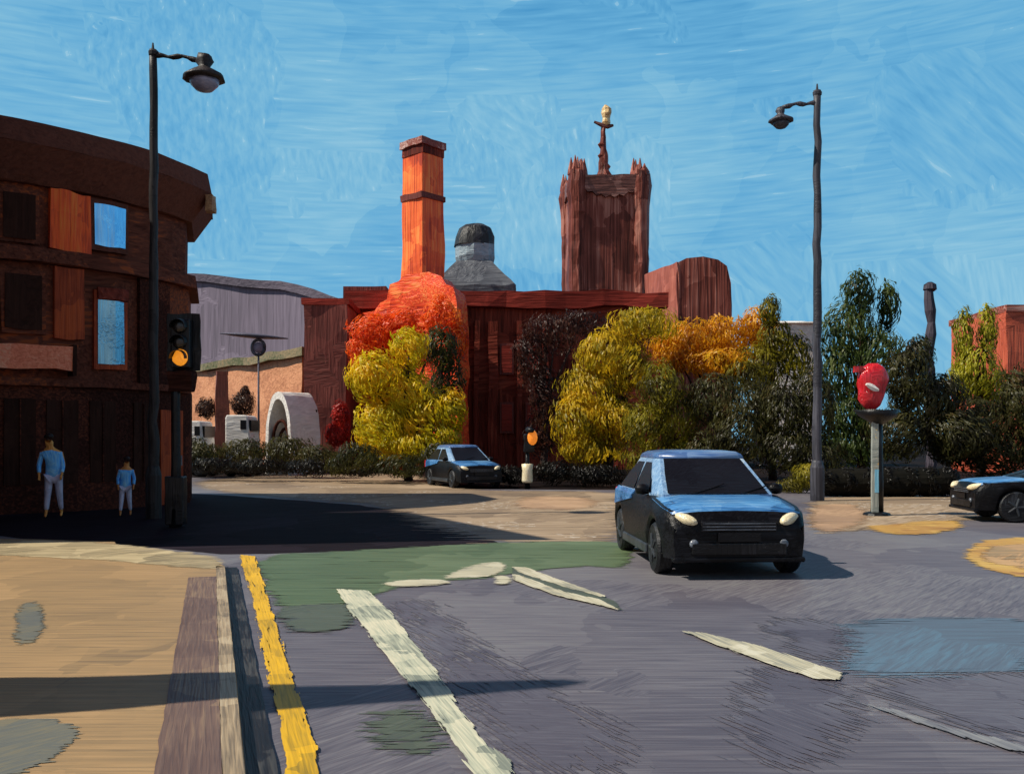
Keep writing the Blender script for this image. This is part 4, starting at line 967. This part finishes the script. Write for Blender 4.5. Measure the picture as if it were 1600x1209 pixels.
# church tower
D = 90.0
tw = thing('church_tower', 'tall dark brick tower with corner pinnacles and a gilded finial on its spire', 'tower', (XX(949, D), D+3.6, 0), R(4)); s = D/F
zb_, zp = 0, ZZ(292, D); w = 118*s
bm = nb(); rr = []
for i in range(25):
    u = i/24; k = w/2*(1.02-.05*u); z = zp*u
    rr.append([Vector((sx*k+noise.noise(Vector((z*.3,q*5,1)))*.1, sy*k, z)) for q, (sx, sy) in enumerate(((-1,-1),(1,-1),(1,1),(-1,1)))])
rings(bm, rr); obj('shaft', bm, M['tower'], tw)
rbox('belfry_band', tw, (0,0,ZZ(284, D)), (w+.25, w+.25, 1.3), 'tower_band', seed=11, step=.8, amp=.16)
for sx in (-1, 1):
    for sy in (-1, 1):
        x, y = sx*w*.42, sy*w*.42; rnd = random.Random(sx*3+sy)
        bm = nb(); rings(bm, [[Vector((x+math.cos(a)*r_, y+math.sin(a)*r_, z)) for a in [math.pi/4*j for j in range(8)]] for r_, z in ((.85,0),(.85,ZZ(330, D)),(.95,ZZ(310, D)),(1.05,ZZ(285, D)),(.95,ZZ(266, D)),(.6,ZZ(262, D)))])
        rough(bm, .9, .14, .8, sx+sy*3); pn = obj('corner_turret', bm, M['tower'], tw)
        for q in range(7):
            a = q*2*math.pi/6; rr_ = .62 if q < 6 else 0; hp = ZZ(rnd.uniform(242, 258) if q < 6 else 243, D); px_t, py_t = x+math.cos(a)*rr_, y+math.sin(a)*rr_
            bm = nb(); rings(bm, [[Vector((px_t+math.cos(b_)*r_, py_t+math.sin(b_)*r_, z)) for b_ in [math.pi/3*j for j in range(6)]] for r_, z in ((.36,ZZ(272, D)),(.30,ZZ(264, D)),(.04,hp))])
            obj('spike', bm, M['tower'], pn)
for sy in (-1, 1):      # battlements sag towards the middle between the turrets
    bm = nb(); rr = []
    for i in range(13):
        u = i/12*2-1; zt_ = ZZ(280-12*u*u+(4 if i%2 else 0), D)
        rr.append([Vector((u*w*.36, sy*w*.5-.2, zt_-1.5)), Vector((u*w*.36, sy*w*.5+.2, zt_-1.5)), Vector((u*w*.36, sy*w*.5+.2, zt_)), Vector((u*w*.36, sy*w*.5-.2, zt_))])
    rings(bm, rr); obj('battlement', bm, M['tower_band'], tw)
bm = nb(); rings(bm, [[Vector((math.cos(a)*r_+dx, math.sin(a)*r_, ZZ(y, D))) for a in [math.pi/4*j for j in range(8)]] for r_, y, dx in ((1.3,290,.1),(1.15,278,.15),(1.0,266,.2),(.55,250,0),(.38,225,0),(.3,205,-.05),(.24,186,-.05),(.2,176,0))]); rough(bm, .5, .1, 1.4, 2); sp = obj('spire', bm, M['tower'], tw)
for y in (262,243,226,208):
    bm = nb(); lathe(bm, [(.2,-.35),(.42,0),(.15,.3)], ((.28 if y%2 else -.18),0,ZZ(y, D)), 6); obj('crocket', bm, M['tower'], sp)
bm = nb(); tube(bm, [(-.95,0,ZZ(171,D)),(-.2,0,ZZ(176,D)),(.4,0,ZZ(178,D)),(.95,0,ZZ(176,D))], [.12,.22,.25,.12], 6); obj('cross_arm', bm, M['tower_band'], sp)
bm = nb(); lathe(bm, [(.1,ZZ(178,D)),(.42,ZZ(172,D)),(.34,ZZ(165,D)),(.5,ZZ(157,D)),(.42,ZZ(149,D)),(.1,ZZ(144,D))], (.25,0,0), 9); rough(bm, .35, .12, 1.6, 4); obj('gilded_finial', bm, M['gold'], sp)
# dark block right of the tower: sunlit side painted pink, shaded block painted dark
D = 62.0
bk = thing('brick_house', 'brick block with one side painted sunlit pink right of the dark tower', 'building', (XX(1068, D), D+4, 0)); bx = bk.location.x; s = D/F
def corner_block(pts, z1, mat, nm, seed):
    bm = nb(); prism(bm, [(x-bx, y-D-4) for x, y in pts], 0, z1, [((x-bx)*.96, (y-D-4)*.96) for x, y in pts]); rough(bm, 1.2, .16, .5, seed); return obj(nm, bm, M[mat], bk)
A = (XX(1060, D), D); B = (XX(1076, D+1), D+1); C = (XX(1006, D+5), D+5); E = (B[0]+C[0]-A[0], B[1]+C[1]-A[1])
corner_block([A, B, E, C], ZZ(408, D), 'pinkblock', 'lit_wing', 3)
pts = [(1059,520),(1059,408),(1072,402),(1100,400),(1124,404),(1138,414),(1144,440),(1146,520)]
bm = nb(); rings(bm, [[Vector((XX(a, D)-bx, yy-D-4, max(0, ZZ(b, D)) if b < 520 else 0)) for a, b in pts] for yy in (D+.25, D+.5, D+9)]); rough(bm, 1.2, .14, .5, 8)
obj('main_block', bm, M['tower'], bk)
# white house glimpses and rust building at right
D = 62.0
wh = thing('white_house', 'white house glimpsed between the slim tree and the right hand street lamp', 'house', (XX(1245, D), D, 0)); s = D/F
rbox('wall', wh, (0,3,ZZ(505, D)/2), (62*s,6,ZZ(505, D)), 'white_wall', seed=13, amp=.15)
bm = nb(); z = ZZ(505, D); prism(bm, [(-34*s,-.3),(34*s,-.3),(34*s,6.3),(-34*s,6.3)], z, ZZ(494, D), [(-26*s,2.5),(26*s,2.5),(26*s,3.5),(-26*s,3.5)]); obj('roof', bm, M['white_wall'], wh)
D = 48.0
rb = thing('rust_building', 'rust red building cut off by the right edge', 'building', (XX(1620, D), D, 0)); s = D/F
rbox('wall', rb, (0,3,ZZ(486, D)/2), (96*s,6,ZZ(486, D)), 'rust_wall', R(0), seed=14, amp=.12)
rbox('roof', rb, (0,3,ZZ(484, D)+.05), (100*s,6.3,.35), 'chimney_cap', seed=15, amp=.08)
D = 46.0
pp = thing('dark_post', 'thick dark post standing between the green tree and the light green tree', 'post', (XX(1453, D), D, 0))
bm = nb(); H = ZZ(449, D); tube(bm, [(.07*math.sin(i*1.1), 0, H*i/16) for i in range(17)], [.24+.05*math.sin(i*2.3) for i in range(17)], 8); obj('shaft', bm, M['black_post'], pp)
bm = nb(); lathe(bm, [(.2,H-.2),(.33,H-.1),(.3,H+.12),(.1,H+.25)], (0,0,0), 8); obj('cap', bm, M['black_post'], pp)

# far left: lilac warehouse, tan wall, pier, canopy lamp, arch, parked vans
D = 125.0
pw = thing('lilac_warehouse', 'large hazy lilac grey warehouse on the skyline left of the mill', 'building', (XX(420, D), D, 0)); s = D/F; x_ = pw.location.x
bm = nb(); pts = [(250,426),(320,428),(380,434),(440,439),(490,450),(545,468)]
def wd(a): return 136-18*(a-250)/295
rr = [[Vector((XX(a, wd(a))-x_, wd(a)-D+yy, z)) for yy, z in ((0,0),(0,ZZ(b, wd(a))-1.2),(18,ZZ(b, wd(a))-1.2),(18,0))] for a, b in pts]
rings(bm, rr); obj('wall', bm, M['purple'], pw)
bm = nb(); rr = [[Vector((XX(a, wd(a))-x_, wd(a)-D+yy, z)) for yy, z in ((-.6,ZZ(b, wd(a))-1.3),(-.6,ZZ(b, wd(a))-.2),(8,ZZ(b, wd(a))),(19,ZZ(b, wd(a))-1.3))] for a, b in pts]
rings(bm, rr); rough(bm, 4, .35, .12, 3); obj('roof', bm, M['purple_roof'], pw)
D = 60.0
tn = thing('tan_wall_building', 'low sunlit tan building left of the maroon brick block', 'building', (XX(380, D), D, 0)); s = D/F
P4 = [(XX(472, 55), 55), (XX(472, 55)+2, 62), (XX(262, 72)+2, 78), (XX(262, 72), 72)]
bm = nb(); prism(bm, [(x-tn.location.x, y-D) for x, y in P4], 0, ZZ(568, D)); rough(bm, 1.5, .15, .4, 3); obj('wall', bm, M['tan_wall'], tn)
bm = nb(); prism(bm, inset_poly([(x-tn.location.x, y-D) for x, y in P4], .3), ZZ(568, D), ZZ(556, D)); rough(bm, 1.5, .15, .4, 4); obj('roof', bm, paintmat('moss_roof', [srgb((84,88,52)), srgb((120,112,84)), srgb((150,128,96))], 'x', .16, 16, 2, vary=False), tn)
D = 50.0
pr = thing('brown_pier', 'brown tapering gate pier before the tan wall', 'pier', (XX(347, D), D, 0)); s = D/F
bm = nb(); H = ZZ(586, D); box(bm, (0,0,H/2), (26*s,26*s,H), .4, .6); rough(bm, .6, .08, .9, 3); obj('shaft', bm, M['brown_pier'], pr)
bm = nb(); box(bm, (0,0,H+.08), (17*s,17*s,.2), .4); rough(bm, .4, .04, 2, 3); obj('cap', bm, M['brown_pier'], pr)
D = 53.0
cn = thing('canopy_light', 'flat grey canopy light with a round lens against the lilac warehouse', 'street light', (XX(404, D), D, 0)); s = D/F; x_ = cn.location.x
bm = nb(); rr = []
for i in range(11):
    u = i/10; a = 344+106*u; k = math.sin(math.pi*(.06+.88*u)); zc = ZZ(521+8*u, D)
    rr.append([Vector((XX(a, D)-x_, math.cos(q)*.6*k, zc+math.sin(q)*.13*k)) for q in [2*math.pi*j/10 for j in range(10)]])
rings(bm, rr); hd = obj('canopy', bm, M['grey_metal'], cn, True)
bm = nb(); tube(bm, [(0,0,0),(0,0,ZZ(550, D))], [.07,.05], 8); obj('pole', bm, M['grey_metal'], cn, True)
bm = nb(); n = 16; tube(bm, [(math.cos(2*math.pi*i/n)*.36, -.05, ZZ(543, D)+math.sin(2*math.pi*i/n)*.42) for i in range(n+1)], .085, 6); obj('lens_ring', bm, M['lamp_grey'], hd, True)
bm = nb(); lathe(bm, [(.01,-.1),(.3,-.06),(.3,.05)], (0,0,ZZ(543, D)), 14, 'y'); obj('lens', bm, M['purple'], hd, True)
D = 47.0
ar = thing('white_arch', 'white arched shelter with a dark ribbed inside beside the maroon brick block', 'shelter', (XX(446, D), D, 0), R(-30)); s = D/F
bm = nb(); rr = []; H = ZZ(612, D); W2 = 27*s
for i in range(17):
    a = math.pi*i/16; x = -math.cos(a)*W2; z = 1.0+(H-1.0)*math.sin(a)**.8; k = .86 if 0 < i < 16 else .9
    xi = x*.80; zi = 1.0+(H-1.35)*math.sin(a)**.8
    rr.append([Vector((x,-.5,z)), Vector((x,1.6,z)), Vector((xi,1.6,zi)), Vector((xi,-.5,zi))])
rings(bm, rr)
for sx in (-1, 1): box(bm, (sx*W2*.9,.55,.5), (W2*.2,2.1,1.0))
rough(bm, .5, .05, 1.5, 3); obj('shell', bm, M['white_wall'], ar)
for j in range(5):
    bm = nb(); k = .76-.12*j; tube(bm, [(-math.cos(math.pi*i/12)*W2*k, -.3+.3*j, .2+(H-1.0)*k*1.05*math.sin(math.pi*i/12)**.7) for i in range(13)], .085, 6); obj('rib', bm, M['pub_soot'], ar, True)
bm = nb(); box(bm, (0,1.5,1.6), (W2*1.6,.1,3.2)); obj('back_panel', bm, M['window_dark'], ar)

def van(label, px, D, topy, w):
    t = thing('parked_van', label, 'van', (XX(px, D), D, 0), R(90), 'white vans beyond the hedge')
    H = ZZ(topy, D); L_ = w*D/F
    bm = nb(); prof = [(-L_/2,.35),(-L_/2,1.0),(-L_*.42,1.15),(-L_*.28,H-.08),(-L_*.2,H),(L_*.46,H),(L_/2,H-.15),(L_/2,.35)]
    rings(bm, [[Vector((x, y, z)) for y, z in prof] for x in (-.85,.85)]); obj('body', bm, M['white_wall'], t, bevel=.06)
    bm = nb(); box(bm, (0,-L_*.36,H-.48), (1.5,.1,.5)); obj('windscreen', bm, M['car_glass'], t)
    for sx in (-1, 1):
        bm = nb(); box(bm, (sx*.865,-L_*.14,H-.45), (.03,L_*.2,.42)); obj('side_window', bm, M['car_glass'], t)
        for y in (-L_*.3, L_*.3):
            bm = nb(); lathe(bm, [(.1,-.1),(.33,-.1),(.33,.1),(.1,.1)], (sx*.76,y,.33), 16, 'x'); obj('wheel', bm, M['tyre'], t, True)
van('white van roof showing at the left end of the far hedge', 312, 44, 658, 40)
van('white van roof showing above the middle of the far hedge', 382, 45, 649, 44)
